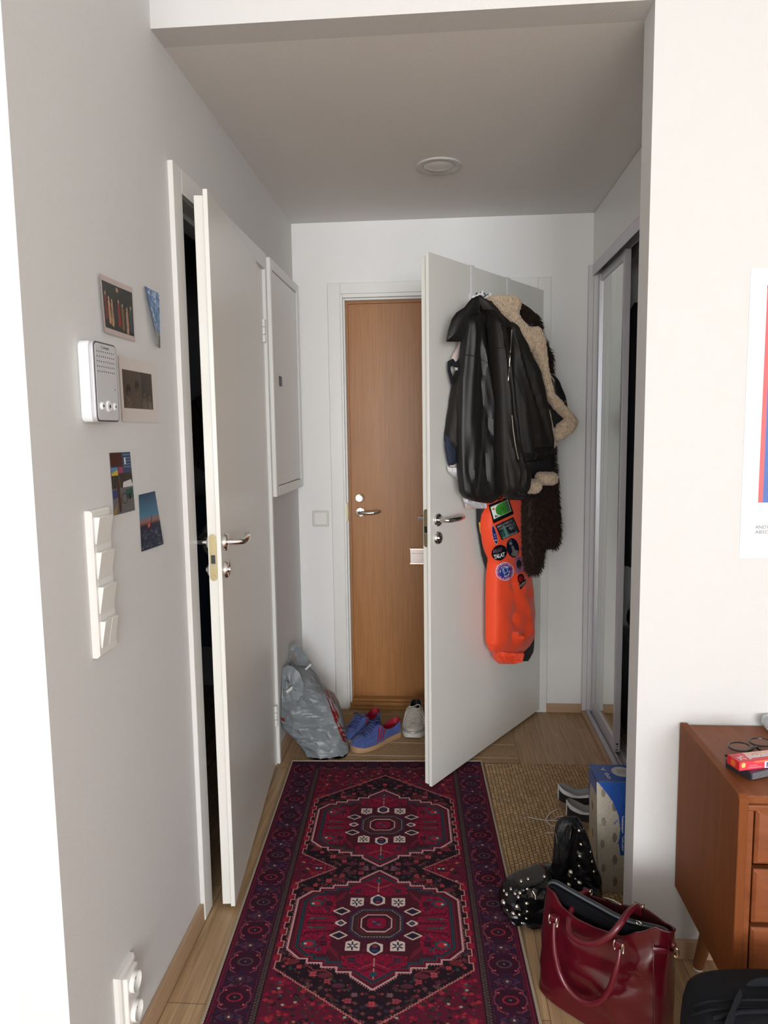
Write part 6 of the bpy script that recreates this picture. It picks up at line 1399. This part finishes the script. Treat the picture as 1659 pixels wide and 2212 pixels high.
pts = [p for p in (cast(bvp, u, v, .003) for u, v in seg([(1600, 2150), (1590, 2175), (1578, 2212), (1570, 2260)], 14)) if p is not None]; mk('strap', G().tube(pts, .014, 8, flat=.25, up=(0, -1, 0)), NY2, t)
pts = [p for p in (cast(bvp, u, v, .004) for u, v in seg([(1540, 2200), (1600, 2186), (1660, 2184), (1720, 2186)], 20)) if p is not None]; mk('pocket_edge', G().tube(pts, .004, 8), NY2, t)

# ------------------------------------------------------------------ closet contents seen through the gap
def hangg(name, label, cat, x, y, z0, z1, wx, wy, m, group=None, seed=0):
    t = thing(name, label, cat, (x, y, z0), group); P = []
    for k in range(25):
        q = k/24; z = z0+(z1-z0)*q; r_ = []
        for j in range(36):
            a = 2*pi*j/36; f = 1+.10*math.sin(a*5+seed+q)+.05*math.sin(a*9+seed*2); sw = (1-.75*max(0, (q-.85)/.15)**1.3); r_.append((x+wx*math.cos(a)*f*(.6+.4*sw), y+wy*math.sin(a)*f*sw, z))
        P.append(r_)
    mk('garment_body', G().grid(P, False, True, True), m, t); mk('hanger_hook', G().tube([(x, y, z1-.01), (x, y, z1+.03), (x+.01, y, z1+.045), (x+.02, y, z1+.035)], .002, 6), STEEL, t); return t
DC = mat('charcoal_cloth', (.018, .018, .022), .85)
tag(mk('clothes_rail', G().cyl((1.03, YR2+.02, 2.02), (1.03, D-.01, 2.02), .0125), STEEL, loc=(1.03, 2.8, 2.02)), 'steel clothes rail inside the dark closet', 'rail')
hangg('dark_coat', 'long charcoal coat hanging inside the closet behind the mirror door edge', 'coat', 1.03, 3.30, .80, 1.98, .22, .060, DC)
hangg('dark_coat', 'black coat hanging inside the closet, nearest the wall end', 'coat', 1.03, 3.44, .95, 1.98, .21, .050, BKC)
hangg('dark_dress', 'charcoal dress hanging in the dark closet opening', 'dress', 1.03, 3.13, .86, 1.98, .20, .05, mat('slate_cloth', (.022, .024, .03), .8))
g = G().box((.86, 3.10, 0), (1.25, 3.48, .012)); 
for a in ((.86, 3.10, .012, .868, 3.48, .44), (1.242, 3.10, .012, 1.25, 3.48, .44), (.868, 3.10, .012, 1.242, 3.108, .44), (.868, 3.472, .012, 1.242, 3.48, .44)): g.box(a[:3], a[3:])
t = thing('laundry_box', 'pale grey storage box on the closet floor', 'box', (1.05, 3.29, 0)); mk('box_shell', g, mat('grey_box', (.20, .20, .21), .6), t, bevel=.003); mk('box_lid', G().box((.855, 3.095, .44), (1.255, 3.485, .46)), mat('grey_box_lid', (.26, .26, .28), .5), t, bevel=.004)
t = thing('black_bin_bag', 'shiny black bin bag on the grey storage box in the closet', 'bag', (1.0, 3.3, .46)); P = []
for k in range(14):
    q = k/13; R_ = .13*math.sin(min(1, q*1.15+.12)*pi*.93)**.6+.01; P.append([(1.0+R_*math.cos(a)*(1+.12*rid(a, q*3)), 3.3+R_*math.sin(a)*(1+.12*rid(a+3, q*3)), .461+.26*q) for a in [2*pi*j/30 for j in range(30)]])
mk('bag_film', G().grid(P, False, True, True), PAT, t)
MAR_ = mat('maroon_leather', (.10, .008, .015), .4)
r = shoe('maroon_shoe', 'maroon shoe on the closet floor beyond the track', None, (.835, 2.93), (.850, 3.07), .07, dict(upper=MAR_, lining=MAR_, sole=BLK, lace=MAR_), HB, 'flat', z0=0)[0]

# ------------------------------------------------------------------ washroom contents seen through the gap
t = thing('navy_towel', 'navy towel hanging from a bar in the dark washroom', 'towel', (-1.0, 3.2, .55)); P = []
TWX = -1.25
for k in range(20):
    q = k/19; P.append([(TWX+.40*(j/40)-.0, 3.38+.012*math.sin(j*.6+q*2)+(0), 1.10-.72*q) for j in range(41)]+[(TWX+.40*(j/40), 3.40+.012*math.sin(j*.6+q*2), 1.10-.72*q) for j in range(40, -1, -1)])
mk('towel_cloth', G().grid(P, False, True, True), mat('navy_terry', (.03, .045, .085), .9, bump=.6, bscale=300), t)
tag(mk('towel_bar', G().cyl((-1.35, 3.39, 1.115), (-.82, 3.39, 1.115), .009), CHROME, loc=(-1.1, 3.39, 1.115)), 'chrome towel bar in the washroom gap', 'towel bar')
t = thing('straw_hat', 'dark woven round hat hanging in the washroom gap above the towel', 'hat', (-1.05, 3.3, 1.42)); g = G()
g.lathe((-1.0, 3.33, 1.42), (.25, -1, 0), [(.001, .09), (.06, .088), (.085, .075), (.095, .02), (.10, .005), (.20, -.004), (.202, -.008), (.09, -.006), (.001, -.006)], 48)
mk('hat_body', g, jutemat('dark_straw', (.07, .045, .035), (.04, .026, .02), (.01, .007, .005), .012, .008), t)
t = thing('paper_holder', 'round grey dispenser on the washroom wall behind the door handle', 'dispenser', (-.86, 2.6, 1.02)); mk('disc', G().lathe((-.81, 2.62, 1.03), (-1, 0, 0), [(.001, 0), (.055, 0), (.06, .01), (.06, .05), (.05, .06), (.001, .062)], 36), mat('mid_grey_plastic', (.25, .25, .26), .4), t)
